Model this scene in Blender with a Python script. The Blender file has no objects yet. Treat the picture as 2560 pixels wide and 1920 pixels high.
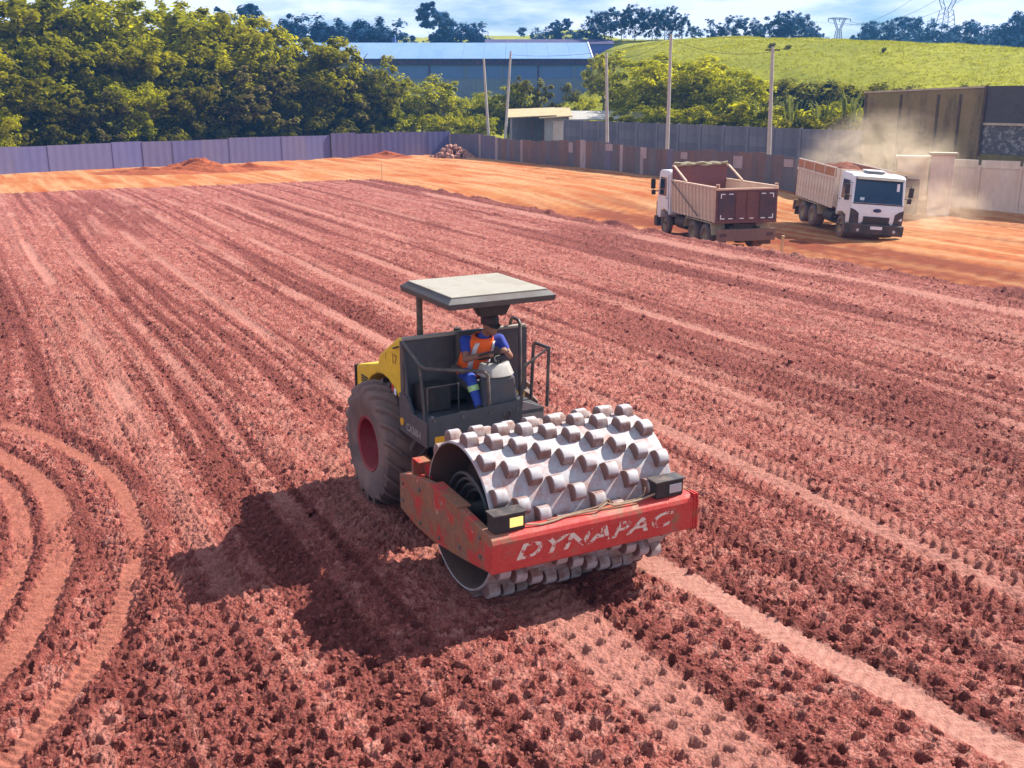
import bpy, bmesh, math, random
import numpy as np
from mathutils import Vector, Matrix

# ------------------------------------------------------------------ camera
F_PX, PITCH, CAM_H = 2577.0, 0.2723, 4.952          # focal length in pixels of a 2560 wide picture
SC = bpy.context.scene
COL = SC.collection
cam_d = bpy.data.cameras.new('camera')
cam_d.sensor_width = 36.0
cam_d.lens = 36.0 * F_PX / 2560.0
cam_d.clip_start, cam_d.clip_end = 0.1, 3000.0
cam = bpy.data.objects.new('camera', cam_d)
COL.objects.link(cam)
cam.location = (0, 0, CAM_H)
cam.rotation_euler = (math.pi / 2 - PITCH, 0, 0)
SC.camera = cam

# ------------------------------------------------------------------ light
SUN_EL, SUN_AZ = math.radians(43.0), math.radians(31.0)      # azimuth from +x towards +y
sun_dir = Vector((math.cos(SUN_EL) * math.cos(SUN_AZ), math.cos(SUN_EL) * math.sin(SUN_AZ), math.sin(SUN_EL)))
sl = bpy.data.lights.new('sun', 'SUN')
sl.energy, sl.angle, sl.color = 5.0, math.radians(0.5), (1.0, 0.94, 0.84)
so = bpy.data.objects.new('sun', sl)
COL.objects.link(so)
so.rotation_euler = (-sun_dir).to_track_quat('-Z', 'Y').to_euler()
so.location = (20, 15, 40)

world = bpy.data.worlds.new('World')
SC.world = world
world.use_nodes = True
nt = world.node_tree
nt.nodes.clear()
w_out = nt.nodes.new('ShaderNodeOutputWorld')
w_bg = nt.nodes.new('ShaderNodeBackground')
w_sky = nt.nodes.new('ShaderNodeTexSky')
w_sky.sky_type = 'NISHITA'
w_sky.sun_disc = False
w_sky.sun_elevation = SUN_EL
w_sky.sun_rotation = math.pi / 2 - SUN_AZ
w_sky.air_density, w_sky.dust_density, w_sky.ozone_density = 1.3, 0.4, 3.0
w_tc = nt.nodes.new('ShaderNodeTexCoord')
w_map = nt.nodes.new('ShaderNodeMapping')
w_map.inputs['Scale'].default_value = (1.0, 1.0, 4.5)
w_map.inputs['Location'].default_value = (0.35, 0.1, 0.12)
w_n = nt.nodes.new('ShaderNodeTexNoise')
w_n.inputs['Scale'].default_value = 3.2
w_n.inputs['Detail'].default_value = 7.0
w_n.inputs['Roughness'].default_value = 0.55
w_r = nt.nodes.new('ShaderNodeValToRGB')
w_r.color_ramp.elements[0].position, w_r.color_ramp.elements[1].position = 0.42, 0.55
w_mix = nt.nodes.new('ShaderNodeMixRGB')
w_mix.inputs[2].default_value = (12.6, 13.8, 16.8, 1)
nt.links.new(w_tc.outputs['Generated'], w_map.inputs['Vector'])
nt.links.new(w_map.outputs['Vector'], w_n.inputs['Vector'])
nt.links.new(w_n.outputs['Fac'], w_r.inputs['Fac'])
nt.links.new(w_r.outputs['Color'], w_mix.inputs[0])
w_tint = nt.nodes.new('ShaderNodeMixRGB')
w_tint.blend_type = 'MULTIPLY'
w_tint.inputs[0].default_value = 1.0
w_tint.inputs[2].default_value = (0.55, 0.85, 1.35, 1)
nt.links.new(w_sky.outputs['Color'], w_tint.inputs[1])
nt.links.new(w_tint.outputs['Color'], w_mix.inputs[1])
nt.links.new(w_mix.outputs['Color'], w_bg.inputs['Color'])
w_bg.inputs['Strength'].default_value = 0.04
nt.links.new(w_bg.outputs['Background'], w_out.inputs['Surface'])

vs = SC.view_settings
vs.view_transform, vs.look, vs.exposure, vs.gamma = 'Standard', 'None', 1.12, 1.0
vs.use_curve_mapping = False
SC.cycles.max_bounces = 6
SC.cycles.diffuse_bounces = 3
SC.cycles.glossy_bounces = 3
SC.cycles.transparent_max_bounces = 8
SC.cycles.volume_bounces = 1
SC.cycles.use_denoising = True
SC.cycles.volume_step_rate = 4.0
SC.cycles.volume_max_steps = 64

random.seed(7)
RNG = np.random.default_rng(11)
KD = 2560.0 / 2212.0


def at(px, py, Y):
    """world point seen at pixel (2560 wide photograph) on the vertical plane y = Y"""
    c, s = math.cos(PITCH), math.sin(PITCH)
    v = Vector(((px - 1280) / F_PX, c - (py - 960) / F_PX * s, -s - (py - 960) / F_PX * c))
    return Vector((0, 0, CAM_H)) + v * (Y / v.y)


def on_z(px, py, z):
    c, s = math.cos(PITCH), math.sin(PITCH)
    v = Vector(((px - 1280) / F_PX, c - (py - 960) / F_PX * s, -s - (py - 960) / F_PX * c))
    return Vector((0, 0, CAM_H)) + v * ((z - CAM_H) / v.z)


# ------------------------------------------------------------------ noise (numpy)
def _h(ix, iy, seed):
    n = (ix.astype(np.int64) * 374761393 + iy.astype(np.int64) * 668265263 + seed * 974634533) & 0xFFFFFFFF
    n = ((n ^ (n >> 13)) * 1274126177) & 0xFFFFFFFF
    n = ((n ^ (n >> 16)) * 2246822519) & 0xFFFFFFFF
    return ((n ^ (n >> 15)) & 0xFFFFFF) / float(0xFFFFFF)


def vn(x, y, seed=0):
    ix, iy = np.floor(x), np.floor(y)
    fx, fy = x - ix, y - iy
    fx, fy = fx * fx * (3 - 2 * fx), fy * fy * (3 - 2 * fy)
    a, b = _h(ix, iy, seed), _h(ix + 1, iy, seed)
    c, d = _h(ix, iy + 1, seed), _h(ix + 1, iy + 1, seed)
    return (a + (b - a) * fx) * (1 - fy) + (c + (d - c) * fx) * fy


def fbm(x, y, seed=0, octv=4, gain=0.5):
    t, a, n = 0, 1, 0
    for k in range(octv):
        t = t + a * vn(x * 2 ** k + 17.3 * k, y * 2 ** k + 9.1 * k, seed + k)
        n += a
        a *= gain
    return t / n


def sst(e0, e1, x):
    t = np.clip((x - e0) / (e1 - e0), 0, 1)
    return t * t * (3 - 2 * t)


def voronoi(x, y, seed):
    """random value of the nearest cell, and (second - first) distance"""
    ix, iy = np.floor(x), np.floor(y)
    d1 = np.full(x.shape, 9.0)
    d2 = np.full(x.shape, 9.0)
    val = np.zeros(x.shape)
    ox, oy = np.zeros(x.shape), np.zeros(x.shape)
    for dx in (-1, 0, 1):
        for dy in (-1, 0, 1):
            cx, cy = ix + dx, iy + dy
            px = cx + 0.1 + 0.8 * _h(cx, cy, seed)
            py = cy + 0.1 + 0.8 * _h(cx, cy, seed + 5)
            d = np.hypot(x - px, y - py)
            v = _h(cx, cy, seed + 9)
            near = d < d1
            d2 = np.where(near, d1, np.minimum(d2, d))
            val = np.where(near, v, val)
            ox, oy = np.where(near, x - px, ox), np.where(near, y - py, oy)
            d1 = np.where(near, d, d1)
    ta = val * 91.7
    return val, d2 - d1, ox * np.cos(ta) + oy * np.sin(ta)


# ------------------------------------------------------------------ mesh builder
class MB:
    def __init__(self):
        self.v, self.f = [], []

    def raw(self, vs_, fs_):
        o = len(self.v)
        self.v += [tuple(p) for p in vs_]
        self.f += [tuple(o + i for i in q) for q in fs_]
        return self

    def box(self, lo, hi):
        (a, b, c), (d, e, f) = lo, hi
        return self.raw([(a, b, c), (d, b, c), (d, e, c), (a, e, c), (a, b, f), (d, b, f), (d, e, f), (a, e, f)],
                        [(0, 3, 2, 1), (4, 5, 6, 7), (0, 1, 5, 4), (1, 2, 6, 5), (2, 3, 7, 6), (3, 0, 4, 7)])

    def hexa(self, lower, upper):
        return self.raw(list(lower) + list(upper),
                        [(0, 3, 2, 1), (4, 5, 6, 7), (0, 1, 5, 4), (1, 2, 6, 5), (2, 3, 7, 6), (3, 0, 4, 7)])

    def prism(self, prof, axis, a, b):
        """prof: 2-D polygon; axis 'x' -> (y,z), 'y' -> (x,z), 'z' -> (x,y)"""
        def P(u, w, t):
            return {'x': (t, u, w), 'y': (u, t, w), 'z': (u, w, t)}[axis]
        n = len(prof)
        vs_ = [P(u, w, a) for u, w in prof] + [P(u, w, b) for u, w in prof]
        fs_ = [tuple(range(n - 1, -1, -1)), tuple(range(n, 2 * n))]
        fs_ += [(i, (i + 1) % n, n + (i + 1) % n, n + i) for i in range(n)]
        return self.raw(vs_, fs_)

    def cyl(self, p0, p1, r0, r1=None, n=12):
        return self.tube([p0, p1], [r0, r0 if r1 is None else r1], n)

    def tube(self, pts, r, n=8):
        pts = [Vector(p) for p in pts]
        rs = list(r) if hasattr(r, '__len__') else [r] * len(pts)
        vs_, fs_ = [], []
        ref = None
        for i, p in enumerate(pts):
            a = pts[max(i - 1, 0)]
            b = pts[min(i + 1, len(pts) - 1)]
            d = (b - a).normalized()
            if ref is None:
                ref = Vector((0, 0, 1)) if abs(d.z) < 0.9 else Vector((1, 0, 0))
            u = d.cross(ref).normalized()
            w = u.cross(d).normalized()
            ref = w
            for k in range(n):
                t = 2 * math.pi * k / n
                vs_.append(p + (u * math.cos(t) + w * math.sin(t)) * rs[i])
        for i in range(len(pts) - 1):
            for k in range(n):
                k2 = (k + 1) % n
                fs_.append((i * n + k, i * n + k2, (i + 1) * n + k2, (i + 1) * n + k))
        fs_.append(tuple(range(n - 1, -1, -1)))
        fs_.append(tuple((len(pts) - 1) * n + k for k in range(n)))
        return self.raw(vs_, fs_)

    def lathe(self, prof, axis='y', n=32, c=(0, 0, 0), closed=False):
        """prof: (radius, along axis)"""
        m = len(prof)
        vs_, fs_ = [], []
        for k in range(n):
            t = 2 * math.pi * k / n
            for r, h in prof:
                q = {'y': (r * math.cos(t), h, r * math.sin(t)), 'z': (r * math.cos(t), r * math.sin(t), h),
                     'x': (h, r * math.cos(t), r * math.sin(t))}[axis]
                vs_.append((q[0] + c[0], q[1] + c[1], q[2] + c[2]))
        for k in range(n):
            k2 = (k + 1) % n
            for i in range(m if closed else m - 1):
                j = (i + 1) % m
                fs_.append((k * m + i, k * m + j, k2 * m + j, k2 * m + i))
        return self.raw(vs_, fs_)

    def ell(self, c, r, n=12, m=8):
        vs_ = [(c[0], c[1], c[2] - r[2])]
        for i in range(1, m):
            ph = -math.pi / 2 + math.pi * i / m
            for k in range(n):
                t = 2 * math.pi * k / n
                vs_.append((c[0] + r[0] * math.cos(ph) * math.cos(t), c[1] + r[1] * math.cos(ph) * math.sin(t),
                            c[2] + r[2] * math.sin(ph)))
        vs_.append((c[0], c[1], c[2] + r[2]))
        fs_ = [(0, 1 + (k + 1) % n, 1 + k) for k in range(n)]
        for i in range(m - 2):
            for k in range(n):
                a, b = 1 + i * n + k, 1 + i * n + (k + 1) % n
                fs_.append((a, b, b + n, a + n))
        top = len(vs_) - 1
        fs_ += [(top, 1 + (m - 2) * n + k, 1 + (m - 2) * n + (k + 1) % n) for k in range(n)]
        return self.raw(vs_, fs_)

    def mesh(self, name, bevel=0.0, smooth=False, seg=2):
        me = bpy.data.meshes.new(name)
        me.from_pydata(self.v, [], self.f)
        bm = bmesh.new()
        bm.from_mesh(me)
        bmesh.ops.recalc_face_normals(bm, faces=bm.faces)
        if bevel:
            ed = [e for e in bm.edges if len(e.link_faces) == 2 and e.calc_face_angle(0) > 0.5]
            try:
                bmesh.ops.bevel(bm, geom=ed, offset=bevel, segments=seg, affect='EDGES', profile=0.6)
            except Exception:
                pass
        bm.to_mesh(me)
        bm.free()
        if smooth:
            me.shade_smooth()
            try:
                me.set_sharp_from_angle(angle=math.radians(38))
            except Exception:
                pass
        return me

    def build(self, name, mat, parent=None, bevel=0.0, smooth=False, seg=2):
        me = self.mesh(name, bevel, smooth, seg)
        return put(name, me, mat, parent)


def put(name, me, mat=None, parent=None):
    if mat is not None and not me.materials:
        me.materials.append(mat)
    o = bpy.data.objects.new(name, me)
    COL.objects.link(o)
    o.parent = parent
    return o


def np_mesh(name, verts, faces, mat, smooth=False):
    """fast mesh from numpy arrays (faces all of one size)"""
    me = bpy.data.meshes.new(name)
    nv, (nf, k) = len(verts), faces.shape
    me.vertices.add(nv)
    me.vertices.foreach_set('co', np.ascontiguousarray(verts, dtype=np.float32).ravel())
    me.loops.add(nf * k)
    me.loops.foreach_set('vertex_index', np.ascontiguousarray(faces, dtype=np.int32).ravel())
    me.polygons.add(nf)
    me.polygons.foreach_set('loop_start', np.arange(0, nf * k, k, dtype=np.int32))
    me.polygons.foreach_set('loop_total', np.full(nf, k, dtype=np.int32))
    if smooth:
        me.polygons.foreach_set('use_smooth', np.ones(nf, dtype=bool))
    me.update(calc_edges=True)
    me.validate()
    me.materials.append(mat)
    return me


def tag(o, label=None, cat=None, group=None, kind=None):
    if label:
        o['label'] = label
    if cat:
        o['category'] = cat
    if group:
        o['group'] = group
    if kind:
        o['kind'] = kind
    return o


def thing(name, label, cat, loc=(0, 0, 0), rz=0.0, group=None, rx=0.0, ry=0.0):
    o = bpy.data.objects.new(name, None)
    o.empty_display_size = 0.2
    COL.objects.link(o)
    o.location = loc
    o.rotation_euler = (rx, ry, rz)
    return tag(o, label, cat, group)


def dup(o, parent=None):
    c = o.copy()
    COL.objects.link(c)
    c.parent = parent
    for ch in list(o.children):
        dup(ch, c)
    return c


# ------------------------------------------------------------------ materials
def new_mat(name):
    m = bpy.data.materials.new(name)
    m.use_nodes = True
    n = m.node_tree
    return m, n, n.nodes['Principled BSDF']


def N(n, kind, **kw):
    q = n.nodes.new(kind)
    for k, v in kw.items():
        if k in q.inputs:
            q.inputs[k].default_value = v
        else:
            setattr(q, k, v)
    return q


def ramp(n, fac, stops):
    r = n.nodes.new('ShaderNodeValToRGB')
    el = r.color_ramp.elements
    while len(el) < len(stops):
        el.new(0.5)
    for e, (p, c) in zip(el, stops):
        e.position = p
        e.color = (c, c, c, 1) if isinstance(c, (int, float)) else (*c, 1)
    n.links.new(fac, r.inputs['Fac'])
    return r.outputs['Color']


def mixc(n, fac, a, b):
    m = n.nodes.new('ShaderNodeMixRGB')
    for s, x in ((0, fac), (1, a), (2, b)):
        if isinstance(x, (int, float)):
            m.inputs[s].default_value = x if s == 0 else (x, x, x, 1)
        elif isinstance(x, tuple):
            m.inputs[s].default_value = (*x, 1)
        else:
            n.links.new(x, m.inputs[s])
    return m.outputs[0]


def noise(n, scale, detail=4.0, rough=0.55, vec=None, dist=0.0):
    q = N(n, 'ShaderNodeTexNoise', Scale=scale, Detail=detail, Roughness=rough, Distortion=dist)
    if vec is None:
        vec = coords(n)
    n.links.new(vec, q.inputs['Vector'])
    return q.outputs['Fac']


def coords(n, kind='Object', scale=None, rot=None):
    tc = n.nodes.new('ShaderNodeTexCoord')
    if scale is None and rot is None:
        return tc.outputs[kind]
    mp = n.nodes.new('ShaderNodeMapping')
    if scale:
        mp.inputs['Scale'].default_value = scale
    if rot:
        mp.inputs['Rotation'].default_value = rot
    n.links.new(tc.outputs[kind], mp.inputs['Vector'])
    return mp.outputs['Vector']


def bump(n, bsdf, h, strength=0.3, dist=0.02):
    b = N(n, 'ShaderNodeBump', Strength=strength, Distance=dist)
    n.links.new(h, b.inputs['Height'])
    n.links.new(b.outputs['Normal'], bsdf.inputs['Normal'])


SOIL = (0.34, 0.12, 0.075)


def painted(name, col, rough=0.5, metal=0.0, dirt=0.35, dcol=SOIL, scale=3.0, var=0.15, lo=0.45, hi=0.7, vs3=None):
    """paint or plastic with uneven tone and soil dust in patches"""
    m, n, b = new_mat(name)
    v = coords(n, 'Object', vs3) if vs3 else coords(n)
    f1 = noise(n, scale, 6, 0.65, v)
    f2 = noise(n, scale * 6, 5, 0.6, v)
    base = mixc(n, ramp(n, f2, [(0.3, 0.0), (0.7, 1.0)]), tuple(c * (1 - var) for c in col), tuple(min(1, c * (1 + var)) for c in col))
    fac = ramp(n, f1, [(lo, 0.0), (hi, 1.0)])
    ml = n.nodes.new('ShaderNodeMath')
    ml.operation = 'MULTIPLY'
    ml.inputs[1].default_value = dirt
    n.links.new(fac, ml.inputs[0])
    n.links.new(mixc(n, ml.outputs[0], base, dcol), b.inputs['Base Color'])
    n.links.new(ramp(n, f1, [(0.3, max(0, rough - 0.1)), (0.75, min(1, rough + 0.3))]), b.inputs['Roughness'])
    b.inputs['Metallic'].default_value = metal
    bump(n, b, f2, 0.12, 0.01)
    return m


# ------------------------------------------------------------------ site geometry
YAW, MX, MY = -1.0783, 0.3986, 10.3034                   # roller heading and drum axle position
CY_, SY_ = math.cos(YAW), math.sin(YAW)


def to_st(x, y):
    return CY_ * (x - MX) + SY_ * (y - MY), -SY_ * (x - MX) + CY_ * (y - MY)


def from_st(s, t):
    return MX + CY_ * s - SY_ * t, MY + SY_ * s + CY_ * t


def terrain(x, y):
    x, y = np.asarray(x, float), np.asarray(y, float)
    s, t = to_st(x, y)
    z = -0.33 + 0.14 * (fbm(x * 0.11, y * 0.11, 3, 3) - 0.5)
    z = z - 0.68 * sst(64, 52, y) * sst(17.0, 20.5, t) - 0.2 * sst(17.6, 16, t) * sst(-50, -47, s)
    rut = fbm(s * 0.13, t * 2.2, 21, 3)
    z = z + 0.16 * (rut - 0.5) * sst(17, 19, t) + 0.10 * (fbm(x * 0.9, y * 0.9, 8, 3) - 0.5)
    # behind the fences: valley with the warehouse, grass hill on the right, far ridge
    wall_q = (x - 5.0) * 0.77 + (y - 92.0) * 0.64               # distance behind the grey wall
    back = sst(3, 40, np.minimum(wall_q, y - 95 + 0 * x))
    z = z + 2.6 * sst(98, 140, y) * back
    hill = sst(0, 78, wall_q - 2) * sst(-4, 20, x - 0.02 * (y - 90))
    z = z + hill * (11.6 - 0.092 * np.clip(x - 34, 0, 80)) * (1 - 0.5 * sst(200, 330, y))
    z = z + (24.0 - 10.0 * sst(0, 60, x)) * sst(170, 420, y) + (fbm(x * 0.02, y * 0.02, 5, 3) - 0.5) * 3.0 * sst(130, 220, y)
    z = z + (fbm(x * 0.16, y * 0.16, 6, 3) - 0.5) * 0.9 * sst(0, 12, wall_q) * sst(95, 110, y + x)
    return z


def tz(x, y):
    return float(terrain(np.array([x]), np.array([y]))[0])


def axis_steps(parts):
    out = []
    for a, b, st in parts:
        out += list(np.arange(a, b - 1e-6, st))
    out.append(parts[-1][1])
    return np.array(out)


# ---- orange site soil and grass: one sheet to the horizon
def soil_sheet_mat():
    m, n, b = new_mat('site_soil_and_grass')
    a = n.nodes.new('ShaderNodeAttribute')
    a.attribute_name = 'grass'
    p = n.nodes.new('ShaderNodeAttribute')
    p.attribute_name = 'track'
    v = coords(n, 'Object')
    f1 = noise(n, 0.35, 6, 0.6, v)
    f2 = noise(n, 2.5, 6, 0.65, v)
    f3 = noise(n, 14, 4, 0.6, v)
    vr = coords(n, 'Object', (1, 1, 1), (0, 0, -YAW))
    mp = N(n, 'ShaderNodeMapping')
    mp.inputs['Scale'].default_value = (0.10, 1.25, 1)
    n.links.new(vr, mp.inputs['Vector'])
    f4 = noise(n, 1.0, 5, 0.6, mp.outputs['Vector'])
    soil = mixc(n, ramp(n, f1, [(0.36, 0.0), (0.62, 1.0)]), (0.34, 0.082, 0.018), (0.39, 0.15, 0.048))
    soil = mixc(n, ramp(n, f4, [(0.42, 0.0), (0.60, 1.0)]), soil, (0.43, 0.235, 0.105))
    soil = mixc(n, p.outputs['Fac'], soil, (0.16, 0.034, 0.012))
    soil = mixc(n, ramp(n, f2, [(0.45, 0.0), (0.75, 0.55)]), soil, (0.29, 0.062, 0.015))
    g1 = noise(n, 0.06, 5, 0.6, v)
    g2 = noise(n, 0.9, 6, 0.7, v)
    grass = mixc(n, ramp(n, g1, [(0.35, 0.0), (0.65, 1.0)]), (0.20, 0.205, 0.005), (0.29, 0.275, 0.006))
    grass = mixc(n, ramp(n, g2, [(0.48, 0.0), (0.74, 0.75)]), grass, (0.11, 0.12, 0.008))
    n.links.new(mixc(n, a.outputs['Fac'], soil, grass), b.inputs['Base Color'])
    b.inputs['Roughness'].default_value = 0.95
    b.inputs['Specular IOR Level'].default_value = 0.15
    hh = n.nodes.new('ShaderNodeMath')
    hh.operation = 'ADD'
    n.links.new(f2, hh.inputs[0])
    n.links.new(f3, hh.inputs[1])
    bump(n, b, hh.outputs[0], 0.6, 0.12)
    return m


gx = axis_steps([(-460, -64, 12), (-64, -44, 2), (-44, 34, 0.4), (34, 90, 1.6), (90, 460, 10)])
gy = axis_steps([(-60, 18, 3), (18, 106, 0.4), (106, 200, 1.6), (200, 460, 8)])
GX, GY = np.meshgrid(gx, gy)
GZ = terrain(GX, GY)
nx_, ny_ = len(gx), len(gy)
idx = np.arange(nx_ * ny_).reshape(ny_, nx_)
gf = np.stack([idx[:-1, :-1], idx[:-1, 1:], idx[1:, 1:], idx[1:, :-1]], -1).reshape(-1, 4)
me = np_mesh('ground', np.stack([GX, GY, GZ], -1).reshape(-1, 3), gf, soil_sheet_mat(), True)
_s, _t = to_st(GX, GY)
wall_q = (GX - 5.0) * 0.77 + (GY - 92.0) * 0.64
left_q = np.where(GX < -5.9, 0.7 * (GY - np.interp(GX, [-460, -50, -36, -28.9, -16.6, -5.9], [-380, 58, 73, 80.8, 92.3, 99.6])), -1)
grass = np.maximum(sst(-1.5, 1.5, wall_q + 2.2 * (fbm(GX * 0.4, GY * 0.4, 31, 2) - 0.5)), sst(0.1, 0.8, left_q))
me.attributes.new('grass', 'FLOAT', 'POINT').data.foreach_set('value', grass.astype(np.float32).ravel())
# damp rutted wheel lines of the haul road
lane = np.exp(-((_t - 24.5 + 0.02 * _s) / 3.2) ** 2) * sst(-45, -36, _s)
track = lane * sst(0.38, 0.58, fbm(_s * 0.12, _t * 1.6, 41, 4)) + 0.6 * sst(0.62, 0.75, fbm(_s * 0.06, _t * 0.9, 44, 3)) * sst(-52, -40, _s)
me.attributes.new('track', 'FLOAT', 'POINT').data.foreach_set('value', np.clip(track, 0, 1).astype(np.float32).ravel())
ground = tag(put('ground', me), 'orange earth of the site running out to green fields and far hills', kind='structure')


# ---- compacted red field: rolled, pocked by the padfoot drum
def field_masks(x, y):
    s, t = to_st(x, y)
    tw = t + 0.35 * (fbm(s * 0.07, t * 0.12, 51, 2) - 0.5)
    fine = 0.6 * fbm(s * 0.06, tw * 2.3, 52, 3) + 0.4 * vn(s * 0.09, tw * 6.5, 58)                            # narrow parallel wheel and drum lines
    wide = fbm(s * 0.05, tw * 0.55, 57, 3)
    brk = fbm(s * 0.5, tw * 1.5, 53, 3)
    pale = 0.40 * sst(0.56, 0.64, fine) * sst(0.34, 0.58, brk)

    def band(tc, w, g=1.0, soft=0.35):
        return g * sst(1 + soft, 1 - soft, np.abs(tw - tc) / w)
    back = sst(1.0, -4.0, s)
    for tc, w, g in ((-3.1, .20, .9), (-1.9, .13, .8), (0.35, .17, .8), (2.35, .2, .85), (4.05, .2, .85), (6.2, .22, .8), (9.0, .24, .8), (11.9, .2, .7),
                     (14.6, .22, .7), (16.8, .5, .8), (-6.3, .2, .8), (-8.4, .2, .8), (-10.0, .2, .8), (-12.5, .2, .8), (-15, .2, .8), (-18, .2, .8)):
        pale = np.maximum(pale, 0.8 * band(tc, w * 0.85, g) * (sst(-5.5, -8, s) if tc == -3.1 else back if abs(tc) < 4 else 1.0) * sst(0.34, 0.58, fbm(s * 0.3 + tc * 3, t * 0.8, 54, 4)))
    # fresh strips in front of the drum
    tf = t - 0.115 * np.clip(s, -1, 9)
    fwd = sst(-0.6, 0.8, s)
    keep_ = 1 - fwd * sst(2.3, 1.9, np.abs(t - 0.6))
    pale = pale * keep_
    edge = 0.10 * (fbm(s * 2.2, t * 2.2, 55, 3) - 0.5)
    pale = np.maximum(pale, fwd * sst(1.2, 0.8, np.abs(tf - 1.0 + 1.6 * edge) / 0.195))
    pale = np.maximum(pale, 0.6 * fwd * sst(1.3, 0.7, np.abs(t + 0.42 + 1.6 * edge) / 0.35))
    dark = np.maximum(0.95 * sst(0.45, 0.36, fine), 0.6 * sst(0.56, 0.68, wide)) * (1 - pale) * keep_
    dark = dark + fwd * (sst(1.3, 0.6, np.abs(t - 0.13 + edge) / 0.17) + sst(1.5, 0.5, np.abs(tf - 1.30 + edge) / 0.13)) \
        + sst(-2, 1, s) * sst(1.4, 0.5, np.abs(tf - 2.2 + edge) / 0.16)
    # turning arcs at the left
    rr = np.hypot(x + 12.49, y - 8.06) + 0.08 * (fbm(x * 0.7, y * 0.7, 151, 3) - 0.5)
    gate = sst(-14, -11, s) * (x < -2) * sst(0.15, 0.38, fbm(x * 0.6, y * 0.6, 152, 3))
    arc = gate * np.maximum(sst(1.3, 0.75, np.abs(rr - 8.66) / 0.10), 0.9 * sst(1.25, 0.8, np.abs(rr - 7.86) / 0.15))
    arc = np.maximum(arc, 0.8 * gate * sst(1.25, 0.7, np.abs(rr - 7.44) / 0.11))
    adark = gate * (sst(1.4, 0.5, np.abs(rr - 8.93) / 0.10) + sst(1.4, 0.5, np.abs(rr - 8.10) / 0.06) + sst(1.4, 0.5, np.abs(rr - 7.63) / 0.05) + 0.8 * sst(1.4, 0.5, np.abs(rr - 7.24) / 0.08))
    arc = np.clip(arc, 0, 1)
    inside = sst(9.15, 9.0, rr) * sst(6.9, 7.2, rr) * gate
    return s, t, tw, fine, np.clip(pale * (1 - inside), 0, 1), np.clip(dark * (1 - 0.6 * inside) * (1 - arc) + adark, 0, 1), arc, np.clip(adark, 0, 1)


def prints(s, t, x, y, ls, lt, seed, wl, ww):
    """rows of foot prints: depth mask with crisp walls"""
    a = t / lt + 0.12 * (vn(s * 0.9, t * 0.9, seed) - 0.5)
    col = np.round(a)
    b = s / ls + 0.31 * col + _h(np.floor(t / 2.15), col * 0, seed + 1)
    row = np.floor(b)
    r1, r2, r3 = _h(col, row, seed + 2), _h(col, row, seed + 3), _h(col, row, seed + 4)
    dt_ = (a - col) * lt - 0.04 * (r1 - 0.5) + 0.035 * (vn(x * 17, y * 17, seed + 5) - 0.5)
    ds = (b - row - 0.5) * ls - 0.16 * ls * (r2 - 0.5) + 0.14 * ls * (vn(x * 17, y * 17, seed + 6) - 0.5)
    q = (np.abs(dt_ / (ww * (0.85 + 0.3 * r2))) ** 4 + np.abs(ds / (wl * (0.80 + 0.35 * r1))) ** 4) ** 0.25
    return sst(1.12, 0.80, q) * sst(-0.05, 0.28, r3) * (0.55 + 0.45 * r1), sst(1.75, 1.15, q) * sst(0.9, 1.15, q)


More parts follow.
